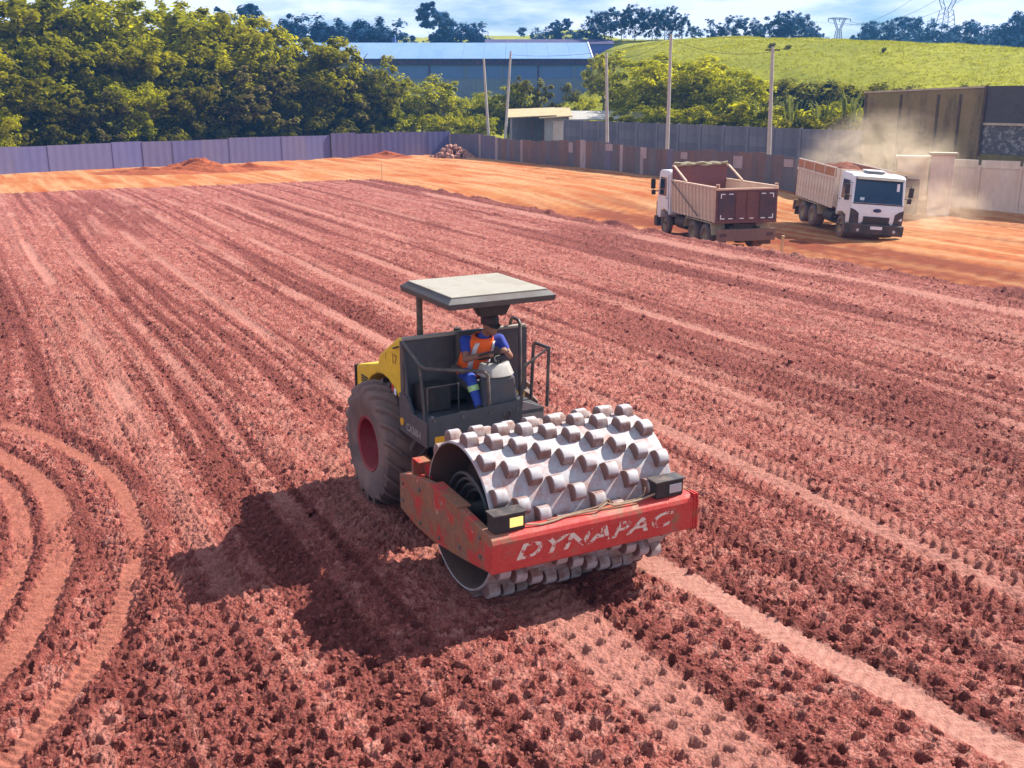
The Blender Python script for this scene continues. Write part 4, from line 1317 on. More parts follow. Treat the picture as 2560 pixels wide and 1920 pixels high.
        for k in range(5):
            MB().box((5.16, s_ * 1.0 - .02, .55 + .2 * k), (5.19, s_ * 1.0 + .28 * 0 + .02, .57 + .2 * k)).build('ladder_rung', mats['side'], T)
    for s_ in (-1, 1):
        MB().box((.40, s_ * .93 - .28, .22), (.42, s_ * .93 + .28, .62)).build('mud_flap', M['truck_dark'], T)
    MB().box((-.02, -1.2, .42), (.10, 1.2, .88)).build('rear_bumper', M['bumper'], T, 0.02)
    for y in (-.55, .55):
        MB().box((.11, y - .06, .5), (.3, y + .06, .95)).build('bumper_bracket', M['truck_dark'], T)
    for y in (-.95, .95):
        MB().box((-.035, y - .14, .60), (-.022, y + .14, .72)).build('tail_lamp', M['tail_dark'], T)
    # cab
    cw = 1.16
    prof = [(5.55, .95), (5.55, 2.70), (5.62, 2.80), (5.85, 2.84), (6.75, 2.82), (6.93, 2.74), (7.17, 1.62), (7.22, 1.52), (7.26, 1.0), (7.24, .72), (6.82, .72), (6.70, 1.05), (6.25, 1.14), (5.80, 1.05), (5.70, .92)]
    cab = MB().prism(prof, 'y', -cw, cw).build('cab', M['white'], T, 0.045, True, 3)
    ws = MB().raw([(7.155, -1.07, 1.66), (7.155, 1.07, 1.66), (6.955, 1.03, 2.64), (6.955, -1.03, 2.64), (7.175, -1.07, 1.66), (7.175, 1.07, 1.66), (6.968, 1.03, 2.64), (6.968, -1.03, 2.64)],
                  [(3, 2, 1, 0), (4, 5, 6, 7), (0, 1, 5, 4), (1, 2, 6, 5), (2, 3, 7, 6), (3, 0, 4, 7)]).build('windscreen', M['windscreen'], cab)
    sl_ = 0.247
    MB().box((7.10, -.80, 1.76), (7.16, -.62, 1.88)).build('sticker', M['sticker'], ws)
    MB().raw([(7.03, .78, 2.20), (7.03, .90, 2.20), (6.98, .90, 2.52), (6.98, .78, 2.52), (7.072, .78, 2.20), (7.072, .90, 2.20), (7.003, .90, 2.52), (7.003, .78, 2.52)],
             [(3, 2, 1, 0), (4, 5, 6, 7), (0, 1, 5, 4), (1, 2, 6, 5), (2, 3, 7, 6), (3, 0, 4, 7)]).build('sticker', M['plate'], ws)
    for s_ in (-1, 1):
        dr_ = MB().prism([(5.72, 1.0), (5.72, 2.62), (6.82, 2.62), (7.04, 1.62), (7.08, 1.2), (6.85, 1.1), (6.7, 1.15), (6.25, 1.2), (5.85, 1.1)], 'y', *sorted((s_ * (cw + .001), s_ * (cw + .014)))).build('door', M['white'], cab, 0.006)
        MB().prism([(5.95, 1.72), (5.95, 2.52), (6.74, 2.52), (6.93, 1.72)], 'y', *sorted((s_ * (cw + .0145), s_ * (cw + .02)))).build('side_window', M['windscreen'], dr_)
        MB().box((5.78, s_ * (cw + .02) - .012, 1.62), (5.92, s_ * (cw + .02) + .012, 1.66)).build('door_handle', M['dark'], dr_)
        # mirror
        mr = MB().tube([(7.02, s_ * cw, 2.45), (7.10, s_ * (cw + .22), 2.47), (7.10, s_ * (cw + .24), 1.9), (7.05, s_ * cw, 1.9)], .018, 6).build('mirror_arm', M['dark'], cab)
        MB().box((7.06, s_ * (cw + .24) - .10, 1.98), (7.15, s_ * (cw + .24) + .10, 2.40)).build('mirror', M['dark'], cab, 0.02)
        MB().box((7.06, s_ * (cw + .22) - .09, 1.72), (7.15, s_ * (cw + .22) + .09, 1.93)).build('mirror', M['dark'], cab, 0.02)
        # headlight cluster
        MB().raw([(7.25, s_ * .76, .80), (7.22, s_ * 1.165, .80), (7.19, s_ * 1.165, 1.42), (7.23, s_ * .96, 1.34), (7.24, s_ * .80, 1.22),
                  (7.275, s_ * .76, .80), (7.265, s_ * 1.175, .80), (7.235, s_ * 1.175, 1.42), (7.255, s_ * .96, 1.34), (7.268, s_ * .80, 1.22)],
                 [(0, 1, 2, 3, 4), (9, 8, 7, 6, 5)] + [(i, 5 + i, 5 + (i + 1) % 5, (i + 1) % 5) for i in range(5)]).build('headlight', M['truck_dark'], cab)
        MB().ell((7.43, s_ * .80, .52), (.02, .07, .07), 10, 6).build('fog_lamp', M['lamp_off'], cab, 0, True)
    MB().box((7.255, -.58, .86), (7.285, .58, 1.10)).build('grille', M['truck_dark'], cab, 0.01)
    for k in range(3):
        MB().box((7.286, -.55, .89 + .07 * k), (7.296, .55, .92 + .07 * k)).build('grille_bar', M['dark'], cab)
    for y_ in (-.62, .10):                                          # wipers, visor, seams
        MB().tube([(7.19, y_, 1.66), (7.13, y_ + .30, 1.93), (7.11, y_ + .52, 1.98)], .010, 5).build('wiper', M['dark'], cab)
    MB().box((7.10, -1.10, 1.60), (7.20, 1.10, 1.645)).build('scuttle', M['truck_dark'], cab, .01)
    MB().prism([(6.93, 2.66), (7.10, 2.60), (7.10, 2.63), (6.94, 2.72)], 'y', -1.02, 1.02).build('sun_visor', M['truck_dark'], cab)
    for s_ in (-1, 1):
        MB().box((5.71, s_ * (cw + .0005), 1.0), (5.722, s_ * (cw + .016), 2.64)).build('door_gap', M['dark'], cab)
        MB().box((5.85, s_ * cw - .05, .55), (6.45, s_ * cw + .03, .60)).build('cab_step', M['truck_dark'], cab)
    bd = MB().lathe([(0, .012), (.9, .012), (1.0, .0)], 'x', 24).build('badge', M['blue_badge'], cab, 0, True)
    bd.location, bd.scale = (7.236, 0, 1.36), (1, .18, .075)
    br_ = MB().tube([(7.244, .19 * math.cos(t), 1.36 + .083 * math.sin(t)) for t in [2 * math.pi * i / 24 for i in range(25)]], .008, 6).build('badge_rim', M['chrome'], cab)
    bm_ = MB().prism([(7.02, .33), (7.40, .33), (7.43, .38), (7.43, .74), (7.38, .79), (7.05, .79)], 'y', -1.22, 1.22).build('front_bumper', M['truck_dark'], T, 0.03)
    MB().box((7.432, -.26, .58), (7.44, .26, .71)).build('number_plate', M['plate'], bm_)
    MB().box((7.15, -.62, .795), (7.30, .62, .858)).build('lower_grille', M['dark'], T, 0.01)
    MB().box((5.95, -.36, 2.845), (6.55, .36, 2.90)).build('roof_hatch', M['grey_plastic'], cab, 0.015)
    MB().box((5.90, -.40, 2.93), (6.60, .40, 2.975)).build('roof_hatch_lid', M['white'], cab, 0.015)
    for (x, y) in ((6.0, -.3), (6.5, -.3), (6.0, .3), (6.5, .3)):
        MB().box((x - .02, y - .02, 2.90), (x + .02, y + .02, 2.93)).build('hatch_hinge', M['dark'], cab)
    MB().box((5.20, -1.05, 1.05), (5.50, 1.05, 1.75)).build('engine_shroud', M['truck_dark'], T, 0.03)
    return T


M['bumper'] = painted('dusty_underrun', (0.16, 0.095, 0.075), .8, 0, .5, (0.28, 0.15, 0.10), 2)
M['tail'] = painted('maroon_tailgate', (0.115, 0.045, 0.042), 0.65, 0, 0.5, (0.26, 0.10, 0.06), 1.6)
M['tail_dark'] = painted('dark_tailgate_panel', (0.055, 0.032, 0.042), 0.6, 0, 0.4, (0.2, 0.08, 0.05), 2)
M['tarp'] = painted('canvas_tarpaulin', (0.36, 0.30, 0.19), 0.85, 0, 0.5, (0.2, 0.15, 0.09), 6, 0.3)
M['sticker'] = painted('pale_sticker', (0.45, 0.62, 0.70), 0.5, 0, 0.0)
M['bed2'] = painted('pale_bed_paint', (0.68, 0.57, 0.46), 0.6, 0, 0.5, (0.50, 0.26, 0.13), 1.3, 0.1, 0.4, 0.7)
M['board'] = painted('rusty_side_board', (0.42, 0.17, 0.075), 0.75, 0, 0.5, (0.52, 0.28, 0.15), 2.0, 0.2)

T1p = Vector((9.05, 39.9, 0))
T1_head = math.atan2(.98, -.19)
make_truck('empty dump truck with its maroon tailgate and rolled tarpaulin towards the roller', (T1p.x, T1p.y, -.86), T1_head, math.radians(-0.5), math.radians(1.0), False, dict(side=M['bed']))
T2f = Vector((15.5, 44.2, 0))
T2_head = math.atan2(-1.0, 0.06)
t2o = T2f - Vector((math.cos(T2_head), math.sin(T2_head), 0)) * 7.43
TR2 = make_truck('white cab dump truck heaped with red soil, driving towards the camera in dust', (t2o.x, t2o.y, -.93), T2_head, math.radians(-4.2), math.radians(1.5), True, dict(side=M['bed2'], board=M['board']))


def lump(name, n1, n2, rx, ry, h, seed, power=1.0, rough=.3):
    xs, ys = np.meshgrid(np.linspace(-1, 1, n1), np.linspace(-1, 1, n2))
    r = np.hypot(xs, ys)
    z = np.clip(1 - r, 0, 1) ** power
    z = z * (1 + rough * (fbm(xs * 3 + seed, ys * 3, seed, 4, .6) - .5) * 2) + .10 * (fbm(xs * 9, ys * 9 + seed, seed + 1, 3) - .5) * (r < 1)
    v_ = np.stack([xs * rx, ys * ry, np.where(r < 1, z, -.08) * h], -1).reshape(-1, 3)
    i_ = np.arange(n1 * n2).reshape(n2, n1)
    f_ = np.stack([i_[:-1, :-1], i_[:-1, 1:], i_[1:, 1:], i_[1:, :-1]], -1).reshape(-1, 4)
    return v_, f_


def soil_mat(name, a, b_, sc=2.5):
    m, n, bs = new_mat(name)
    f = noise(n, sc, 6, .65)
    g = noise(n, sc * 7, 5, .65)
    n.links.new(mixc(n, ramp(n, f, [(.38, 0.), (.64, 1.)]), a, b_), bs.inputs['Base Color'])
    bs.inputs['Roughness'].default_value = .95
    bump(n, bs, g, .8, .08)
    return m


M['load'] = soil_mat('red_load_soil', (0.13, 0.028, 0.010), (0.22, 0.055, 0.018))
M['mound'] = soil_mat('orange_mound_soil', (0.36, 0.078, 0.015), (0.25, 0.048, 0.010))
xs, ys = np.meshgrid(np.linspace(0, 1, 60), np.linspace(0, 1, 34))
zz = .30 + .75 * np.sin(math.pi * xs) ** .6 * np.sin(math.pi * ys) ** .7 * (.75 + .5 * fbm(xs * 5, ys * 3, 77, 4, .6)) + .08 * (fbm(xs * 20, ys * 12, 78, 3) - .5)
vv = np.stack([.2 + xs * 4.85, -1.17 + ys * 2.34, 1.75 + zz * 1.15], -1).reshape(-1, 3)
ii = np.arange(60 * 34).reshape(34, 60)
lf = np.stack([ii[:-1, :-1], ii[:-1, 1:], ii[1:, 1:], ii[1:, :-1]], -1).reshape(-1, 4)
ld = put('soil_load', np_mesh('soil_load', vv, lf, M['load'], True))
ld.location, ld.rotation_euler = TR2.location, TR2.rotation_euler
tag(ld, 'heaped load of dark red soil in the bed of the white fronted truck', 'soil')

# ------------------------------------------------------------------ mounds, rubble, stakes
for (px, py, rx, ry, h, lab, sd) in ((495, 428, 4.2, 1.8, 1.0, 'largest orange soil heap at the foot of the purple hoarding', 3), (375, 433, 4.6, 1.5, .5, 'low orange soil heap left of the largest heap by the hoarding', 5),
                                     (958, 394, 3.2, 1.3, .45, 'small orange soil heap before the hoarding, left of the rubble', 9), (620, 423, 3.6, 1.3, .42, 'small orange soil heap right of the largest heap by the hoarding', 13)):
    p = on_z(px, py, -.3)
    v_, f_ = lump('m', 70, 50, rx, ry, h, sd, 1.0, .9)
    o = put('soil_mound', np_mesh('soil_mound', v_, f_, M['mound'], True))
    o.location = (p.x, p.y, tz(p.x, p.y) - .02)
    tag(o, lab, 'soil heap', 'orange soil heaps by the hoarding')
M['rubble'] = painted('broken_masonry', (0.36, 0.16, 0.11), .9, 0, .5, (0.45, 0.28, 0.22), 3)
rp = on_z(1133, 392, -.3)
rub = thing('rubble_pile', 'pile of broken pinkish masonry at the fence corner', 'rubble', (rp.x, rp.y, tz(rp.x, rp.y)))
rocks = []
for k in range(4):
    m_ = MB().ell((0, 0, 0), (1, .85, .7), 7, 5)
    m_.v = [tuple(c * random.uniform(.75, 1.25) for c in p) for p in m_.v]
    q_ = m_.mesh('rock')
    q_.materials.append(M['rubble'])
    rocks.append(q_)
for k in range(110):
    r_ = random.random() ** .6 * 1.75
    t_ = random.random() * 6.28
    o = put('rock', random.choice(rocks), None, rub)
    o.location = (r_ * math.cos(t_) * 1.1, r_ * math.sin(t_) * .8, max(.03, 1.25 * (1 - r_ / 1.75) * random.uniform(.75, 1.05)))
    o.rotation_euler = [random.random() * 6 for _ in range(3)]
    s_ = random.uniform(.13, .30)
    o.scale = (s_, s_, s_)

o = MB().box((-.035, -.035, -.3), (.035, .035, .80)).box((-.05, -.05, .74), (.05, .05, .805)).build('survey_stake', M['wood'], None, 0.006)
p = on_z(1953, 620, -.55)
o.location = (p.x, p.y, tz(p.x, p.y) + .12)
o.rotation_euler = (.03, .05, .4)
tag(o, 'short pale wooden stake beside the wheels of the empty truck', 'stake')
o = MB().box((-.015, -.015, -.2), (.015, .015, 1.05)).build('survey_rod', M['wood'])
p = on_z(955, 453, 0)
o.location = (p.x, p.y, .0)
tag(o, 'thin upright rod at the far corner of the red field', 'rod')

# ------------------------------------------------------------------ hoarding on the left: sheet by sheet
M['hoard'] = painted('violet_grey_sheet', (0.135, 0.120, 0.235), .6, .0, .5, (0.21, 0.16, 0.215), .5, .06, .45, .75, (1, 1, .4))
M['hoard2'] = painted('blue_grey_sheet', (0.115, 0.108, 0.245), .6, .0, .5, (0.19, 0.155, 0.235), .6, .06, .45, .75, (1, 1, .4))
HA, HB = Vector((-50.0, 58.0, 0)), Vector((-5.9, 99.6, 0))
HM = Vector((-16.6, 92.3, 0))
H0 = Vector((-36.0, 73.0, 0))
hf = thing('hoarding', 'long violet grey sheet metal hoarding below the wood on the left', 'hoarding', (0, 0, 0))
path = [HA, H0, Vector((-28.9, 80.8, 0)), HM, HB]


def along(path, step):
    out, carry = [], 0.0
    for a, b in zip(path[:-1], path[1:]):
        L = (b - a).length
        d = (b - a) / L
        u = carry
        while u < L:
            out.append((a + d * u, d))
            u += step
        carry = u - L
    return out


pl = along(path, 2.44)
for k, (p, d) in enumerate(pl):
    w = 2.43
    top = 1.85 + .16 * (k % 3 == 0) + .12 * math.sin(k * 1.7) * .5 + .02 * (k - 9)
    top = max(1.7, min(2.1, 1.62 + .022 * k + .06 * (k % 4 == 0)))
    nrm = Vector((-d.y, d.x, 0)) * (.02 if k % 2 else 0.0)
    zb = tz(p.x, p.y) - .1
    pr = [(0, 0), (w, 0)]
    m_ = MB()
    nb = 16
    fr, bk = [], []
    for i in range(nb + 1):
        u = w * i / nb
        off = .006 * (1 if (i // 2) % 2 else -1) * .5
        q = p + d * u + nrm + Vector((-d.y, d.x, 0)) * off
        fr += [(q.x, q.y, zb), (q.x, q.y, zb + .1 + top)]
        q2 = q + Vector((-d.y, d.x, 0)) * .012
        bk += [(q2.x, q2.y, zb), (q2.x, q2.y, zb + .1 + top)]
    n2 = len(fr)
    fs_ = [(2 * i, 2 * i + 2, 2 * i + 3, 2 * i + 1) for i in range(nb)] + [(n2 + 2 * i, n2 + 2 * i + 1, n2 + 2 * i + 3, n2 + 2 * i + 2) for i in range(nb)]
    fs_ += [(2 * i + 1, 2 * i + 3, n2 + 2 * i + 3, n2 + 2 * i + 1) for i in range(nb)]
    m_.raw(fr + bk, fs_).build('sheet', M['hoard'] if (k * 7) % 5 < 3 else M['hoard2'], hf)
    q = p + Vector((-d.y, d.x, 0)) * .10
    MB().box((q.x - .05, q.y - .05, zb), (q.x + .05, q.y + .05, zb + top + .06)).build('post', M['truck_dark'], hf)

# ------------------------------------------------------------------ board fence on the right, board by board
BM = [painted('fence_board_' + nm, c, .85, 0, .5, dc, 1.5, .15, .4, .7, (1, 1, .3)) for nm, c, dc in
      (('brown', (0.165, 0.112, 0.10), (0.115, 0.082, 0.082)), ('grey', (0.15, 0.125, 0.125), (0.105, 0.09, 0.10)), ('rust', (0.20, 0.118, 0.09), (0.13, 0.085, 0.078)),
       ('pale', (0.40, 0.31, 0.30), (0.25, 0.19, 0.19)), ('violet', (0.16, 0.135, 0.18), (0.11, 0.09, 0.125)))]
bf = thing('board_fence', 'tall fence of brown and grey boards from the rubble to behind the trucks', 'fence', (0, 0, 0))
P0, P1 = Vector((-5.9, 99.6, 0)), Vector((20.8, 54.2, 0))
L = (P1 - P0).length
d = (P1 - P0) / L
nn = Vector((-d.y, d.x, 0))
u, k = 0.0, 0
while u < L:
    w = random.uniform(.42, .95)
    if u < 9:
        mt = BM[4] if random.random() < .7 else BM[3]
    else:
        mt = random.choices(BM, (5, 4, 4, 1.1, .5))[0]
    pale = mt is BM[3]
    if pale:
        w = random.uniform(.22, .5)
    top = 2.02 + random.uniform(-.07, .07) + .10 * math.sin(u * .35)
    a = P0 + d * u
    b = a + d * (w - .012)
    th_ = random.uniform(0, .03)
    zb = min(tz(a.x, a.y), tz(b.x, b.y)) - .1
    o1, o2 = nn * (-th_), nn * (.025 - th_)
    MB().hexa([(a.x + o1.x, a.y + o1.y, zb), (b.x + o1.x, b.y + o1.y, zb), (b.x + o2.x, b.y + o2.y, zb), (a.x + o2.x, a.y + o2.y, zb)],
              [(a.x + o1.x, a.y + o1.y, zb + top), (b.x + o1.x, b.y + o1.y, zb + top + random.uniform(-.03, .03)), (b.x + o2.x, b.y + o2.y, zb + top), (a.x + o2.x, a.y + o2.y, zb + top)]).build('board', mt, bf)
    if k % 7 == 3 and u > 16:                                         # pale patches nailed on
        c_ = a + d * .1 - nn * .05
        e_ = c_ + d * random.uniform(.6, 1.0)
        zt_ = zb + top - random.uniform(.0, .25)
        ht = random.choice((.18, .45, .5, .75))
        MB().hexa([(c_.x, c_.y, zt_ - ht), (e_.x, e_.y, zt_ - ht), (e_.x + nn.x * .015, e_.y + nn.y * .015, zt_ - ht), (c_.x + nn.x * .015, c_.y + nn.y * .015, zt_ - ht)],
                  [(c_.x, c_.y, zt_), (e_.x, e_.y, zt_), (e_.x + nn.x * .015, e_.y + nn.y * .015, zt_), (c_.x + nn.x * .015, c_.y + nn.y * .015, zt_)]).build('patch', BM[3], bf)
    u += w
    k += 1
for zz_ in (.6, 1.6):
    a, b = P0 + nn * .04, P1 + nn * .04
    MB().hexa([(a.x, a.y, zz_ - .45), (b.x, b.y, zz_ - .55), (b.x + nn.x * .06, b.y + nn.y * .06, zz_ - .55), (a.x + nn.x * .06, a.y + nn.y * .06, zz_ - .45)],
              [(a.x, a.y, zz_ - .37), (b.x, b.y, zz_ - .47), (b.x + nn.x * .06, b.y + nn.y * .06, zz_ - .47), (a.x + nn.x * .06, a.y + nn.y * .06, zz_ - .37)]).build('fence_rail', M['wood'], bf)

# ------------------------------------------------------------------ grey slab wall behind the board fence
gw = thing('slab_wall', 'grey precast concrete slab wall behind the board fence', 'wall', (0, 0, 0))
W0, W1 = Vector((4.6, 92.4, 0)), Vector((23.6, 66.0, 0))
d = (W1 - W0).normalized()
nn = Vector((-d.y, d.x, 0))
nbay = 14
bl = (W1 - W0).length / nbay
CM = [painted('slab_' + str(k), c, .9, 0, .65, (0.085, 0.085, 0.105), .9, .12, .38, .66, (1, 1, .3)) for k, c in enumerate(((0.165, 0.17, 0.195), (0.19, 0.19, 0.215), (0.145, 0.15, 0.18)))]
for k in range(nbay + 1):
    p = W0 + d * bl * k
    MB().box((-.09, -.09, -1.2), (.09, .09, 3.02 - (.012 * k))).build('post', CM[1], gw).matrix_local = Matrix.Translation(p) @ Matrix.Rotation(math.atan2(d.y, d.x), 4, 'Z')
    if k == nbay:
        break
    for j in range(6):
        MB().box((.095, -.03, 0), (bl - .095, .03, .655)).build('slab', random.choice(CM), gw).matrix_local = Matrix.Translation(p + Vector((0, 0, -1.0 - .012 * k + j * .66 + nn.x * 0))) @ Matrix.Rotation(math.atan2(d.y, d.x), 4, 'Z')

# ------------------------------------------------------------------ tall stained building wall on the right
M['stain'] = None
m, n, b = new_mat('stained_render')
v = coords(n, 'Object', (1, 1, .22))
f1, f2, f3 = noise(n, 1.1, 6, .65, v), noise(n, .35, 4, .6), noise(n, 6, 5, .6)
c = mixc(n, ramp(n, f2, [(.40, 0.), (.65, 1.)]), (0.235, 0.17, 0.085), (0.17, 0.15, 0.045))
c = mixc(n, ramp(n, f1, [(.50, 0.), (.68, .85)]), c, (0.07, 0.055, 0.04))
n.links.new(mixc(n, ramp(n, f3, [(.45, 0.), (.75, .35)]), c, (0.30, 0.24, 0.15)), b.inputs['Base Color'])
b.inputs['Roughness'].default_value = .95
bump(n, b, f3, .4, .03)
M['stain'] = m
M['coping'] = painted('pale_coping', (0.46, 0.38, 0.28), .9, 0, .4, (0.25, 0.2, 0.12), 2)
A, B = Vector((21.9, 66.4, 0)), Vector((33.5, 49.6, 0))
d = (B - A).normalized()
ang_ = math.atan2(d.y, d.x)
bw = thing('boundary_wall', 'tall stained concrete wall with pilasters and dark bays behind the dust', 'wall', (A.x, A.y, -.9), ang_)
Lw = (B - A).length
MB().hexa([(0, 0, 0), (7.9, 0, 0), (7.9, .25, 0), (0, .25, 0)], [(0, 0, 6.02), (7.9, 0, 6.30), (7.9, .25, 6.30), (0, .25, 6.02)]).build('wall_panel', M['stain'], bw)
MB().hexa([(-.05, -.05, 6.03), (7.95, -.05, 6.31), (7.95, .30, 6.31), (-.05, .30, 6.03)], [(-.05, -.05, 6.13), (7.95, -.05, 6.41), (7.95, .30, 6.41), (-.05, .30, 6.13)]).build('coping', M['coping'], bw)
for x_ in (.05, 2.55, 5.05, 6.45):
    MB().box((x_, -.055, 0), (x_ + .14, -.002, 5.95)).build('pilaster', painted('dark_pilaster', (0.075, 0.06, 0.045), .9, 0, .3), bw)
for z_ in (3.9, 4.9):
    MB().box((.2, -.010, z_), (7.7, -.002, z_ + .03)).build('seam', M['stain'], bw)
M['bay'] = painted('dark_bay', (0.065, 0.062, 0.068), .85, 0, .4, (0.12, 0.11, 0.11), 1.2)
M['bay_block'] = painted('bay_blockwork', (0.10, 0.10, 0.105), .9, 0, .9, (0.30, 0.28, 0.27), 3.2, .2, .50, .60)
MB().box((7.96, 0, 0), (Lw, .25, 2.7)).build('wall_panel', M['stain'], bw)
MB().box((7.96, .06, 2.705), (Lw, .25, 4.28)).build('bay_panel', M['bay_block'], bw)
MB().box((7.96, .04, 4.42), (Lw, .25, 6.40)).build('bay_panel', M['bay'], bw)
MB().box((7.96, -.02, 4.285), (Lw, .25, 4.415)).build('bay_lintel', M['coping'], bw)
for x_ in (7.955, 11.4, 14.8):
    MB().box((x_, -.06, 2.6), (x_ + .13, -.021, 6.42)).build('pilaster', M['truck_dark'], bw)
for i in range(7):                                                 # course joints of the dark bay
    MB().box((8.1, .052, 2.72 + i * .22), (Lw - .1, .0595, 2.732 + i * .22)).build('joint', M['bay'], bw)

# pale low wall, pillar and gate beam in the dust
M['pale_wall'] = painted('pale_dusty_wall', (0.62, 0.52, 0.45), .9, 0, .5, (0.52, 0.36, 0.24), .8, .1, .4, .7, (1, 1, .4))
M['pillar'] = painted('white_pillar', (0.62, 0.55, 0.46), .85, 0, .5, (0.5, 0.33, 0.2), 1.2, .1, .42, .7, (1, 1, .3))
pw0, pw1 = Vector((23.0, 56.6, 0)), Vector((31.5, 50.5, 0))
d = (pw1 - pw0).normalized()
pw = thing('low_wall', 'pale dusty low wall of panels right of the white truck', 'wall', (pw0.x, pw0.y, -.75), math.atan2(d.y, d.x))
for k in range(6):
    MB().box((k * 2.02 + .09, 0, -.3), (k * 2.02 + 1.95, .10, 2.05)).build('panel', M['pale_wall'], pw, .01)
    MB().box((k * 2.02 - .07, -.05, -.3), (k * 2.02 + .085, .14, 2.20)).build('post', M['pale_wall'], pw, .01)
    MB().box((k * 2.02 + .09, -.03, 2.054), (k * 2.02 + 1.95, .13, 2.46)).build('top_panel', M['pillar'], pw, .01)
p = on_z(2343, 528, -.8)
gp = thing('gate_pillar', 'pale square gate pillar with flat cap in the dust beside the white truck', 'pillar', (p.x, p.y, -.8), -.3)
MB().box((-.55, -.35, -.2), (.55, .35, 2.85)).build('shaft', M['pale_wall'], gp, .02)
MB().box((-.68, -.45, 2.855), (.68, .45, 2.98)).build('cap', M['coping'], gp, .02)
for x_ in (.36,):
    MB().box((x_ - .05, -.40, -.2), (x_ + .05, -.352, 2.1)).build('rib', M['pillar'], gp)
p = on_z(2272, 520, -.8)
gl = thing('gate_pillar', 'lower pale gate pillar half hidden by the white truck mirror', 'pillar', (p.x, p.y, -.8), -.3)
MB().box((-.75, -.3, -.2), (.75, .3, 2.62)).build('shaft', M['pale_wall'], gl, .02)
MB().box((-.9, -.4, 2.625), (.85, .4, 2.74)).build('cap', M['pillar'], gl, .02)

# ------------------------------------------------------------------ poles and wires
def pole(px0, py0, px1, py1, Y, lab, arm=0.0):
    b_, t_ = at(px1, py1, Y), at(px0, py0, Y)
    dirv = (t_ - b_)
    foot = b_ - dirv * ((b_.z + .8) / dirv.z)
    o = thing('utility_pole', lab, 'pole', foot, 0, 'slender poles along the board fence')
    v_ = t_ - foot
    MB().tube([(0, 0, 0), v_ * .5, v_], [.15, .125, .095], 10).build('shaft', M['pole'], o, 0, True)
    if arm:
        MB().box((v_.x - arm, v_.y - .04, v_.z - .25), (v_.x + arm, v_.y + .04, v_.z - .17)).build('cross_arm', M['truck_dark'], o)
    return t_


tops = [pole(1209, 146, 1221, 335, 97.5, 'pale pole leaning left, leftmost behind the board fence'),
        pole(1277, 128, 1264, 332, 96.0, 'brown pole leaning right, beside the leftmost pale pole', .0),
        pole(1516, 132, 1518, 356, 83.0, 'pale upright pole behind the board fence before the grey wall'),
        pole(1678, 85, 1668, 362, 75.0, 'tallest pole, brown topped, behind the left end of the trucks'),
        pole(1932, 116, 1922, 384, 66.0, 'slim pole with short cross arm, between and behind the two trucks', .45)]
wm = MB()
for i, (a, b) in enumerate(((1, 3), (2, 3), (3, 4))):
    A_, B_ = tops[a] - Vector((0, 0, .3)), tops[b] - Vector((0, 0, .3))
    w_ = MB().tube([A_.lerp(B_, u / 10) - Vector((0, 0, 4 * (u / 10) * (1 - u / 10) * .5)) for u in range(11)], .012, 4).build('overhead_wire', M['dark'])
    tag(w_, ('thin wire from the brown leaning pole to the tallest pole', 'thin wire from the pole before the grey wall to the tallest pole', 'thin wire from the tallest pole to the cross arm pole')[i], 'wire', 'wires between the poles')

# ------------------------------------------------------------------ shed with yellow roof and a small car
M['shed_roof'] = painted('cream_roof_sheet', (0.42, 0.31, 0.16), .8, 0, .6, (0.27, 0.2, 0.11), 1.2)
M['shed_roof2'] = painted('grey_roof_sheet', (0.33, 0.31, 0.28), .8, 0, .5, (0.2, 0.18, 0.14), 1.2)
M['shed_wall'] = painted('pale_shed_wall', (0.36, 0.33, 0.30), .85, 0, .5, (0.2, 0.18, 0.17), 1.1)
YS = 97.0
a0, a1, a2, a3 = at(1276, 288, YS), at(1440, 272, YS), at(1412, 290, YS), at(1600, 290, YS)
sh = thing('shed', 'open shed with cream sheet roof behind the board fence', 'shed', (a0.x, YS, 0))
zl, zr = a0.z, a1.z
MB().hexa([(-.3, -.6, zl - .25), (4.2, -.6, zl - .05), (4.2, 4.5, zr - .0), (-.3, 4.5, zr - .15)], [(-.3, -.6, zl - .17), (4.2, -.6, zl + .03), (4.2, 4.5, zr + .08), (-.3, 4.5, zr - .07)]).build('roof_sheet', M['shed_roof'], sh)
MB().hexa([(2.6, -.8, zl - .30), (5.6, -.8, zl - .12), (5.6, 4.5, zr - .0), (2.6, 4.5, zr - .12)], [(2.6, -.8, zl - .2), (5.6, -.8, zl - .02), (5.6, 4.5, zr + .1), (2.6, 4.5, zr - .02)]).build('roof_sheet', M['shed_roof'], sh)
MB().hexa([(5.2, -.5, zl - .45), (12.3, -.5, zl - .35), (12.3, 4.0, zl + .25), (5.2, 4.0, zl + .25)], [(5.2, -.5, zl - .36), (12.3, -.5, zl - .26), (12.3, 4.0, zl + .34), (5.2, 4.0, zl + .34)]).build('roof_sheet', M['shed_roof2'], sh)
MB().box((3.1, 0, -.5), (5.2, .2, zl - .25)).build('front_wall', M['shed_wall'], sh)
MB().box((-.1, 4.2, -.5), (5.2, 4.4, zr - .3)).build('back_wall', M['concrete'], sh)
MB().box((3.9, -.03, -.4), (4.9, -.002, zl - .5)).build('door', M['pale_wall'], sh)
for x_ in (0, 1.9, 2.9):
    MB().box((x_, -.1, -.5), (x_ + .14, .04, zl - .18)).build('post', M['truck_dark'] if x_ else M['shed_wall'], sh)
c0 = at(1300, 325, YS - 3.2)
car = thing('parked_car', 'small pale blue car mostly hidden behind the board fence by the shed', 'car', (c0.x, c0.y, tz(c0.x, c0.y)), 0.15)
M['car'] = painted('pale_blue_car_paint', (0.36, 0.55, 0.62), .3, 0, .2, (0.4, 0.3, 0.25), 1)
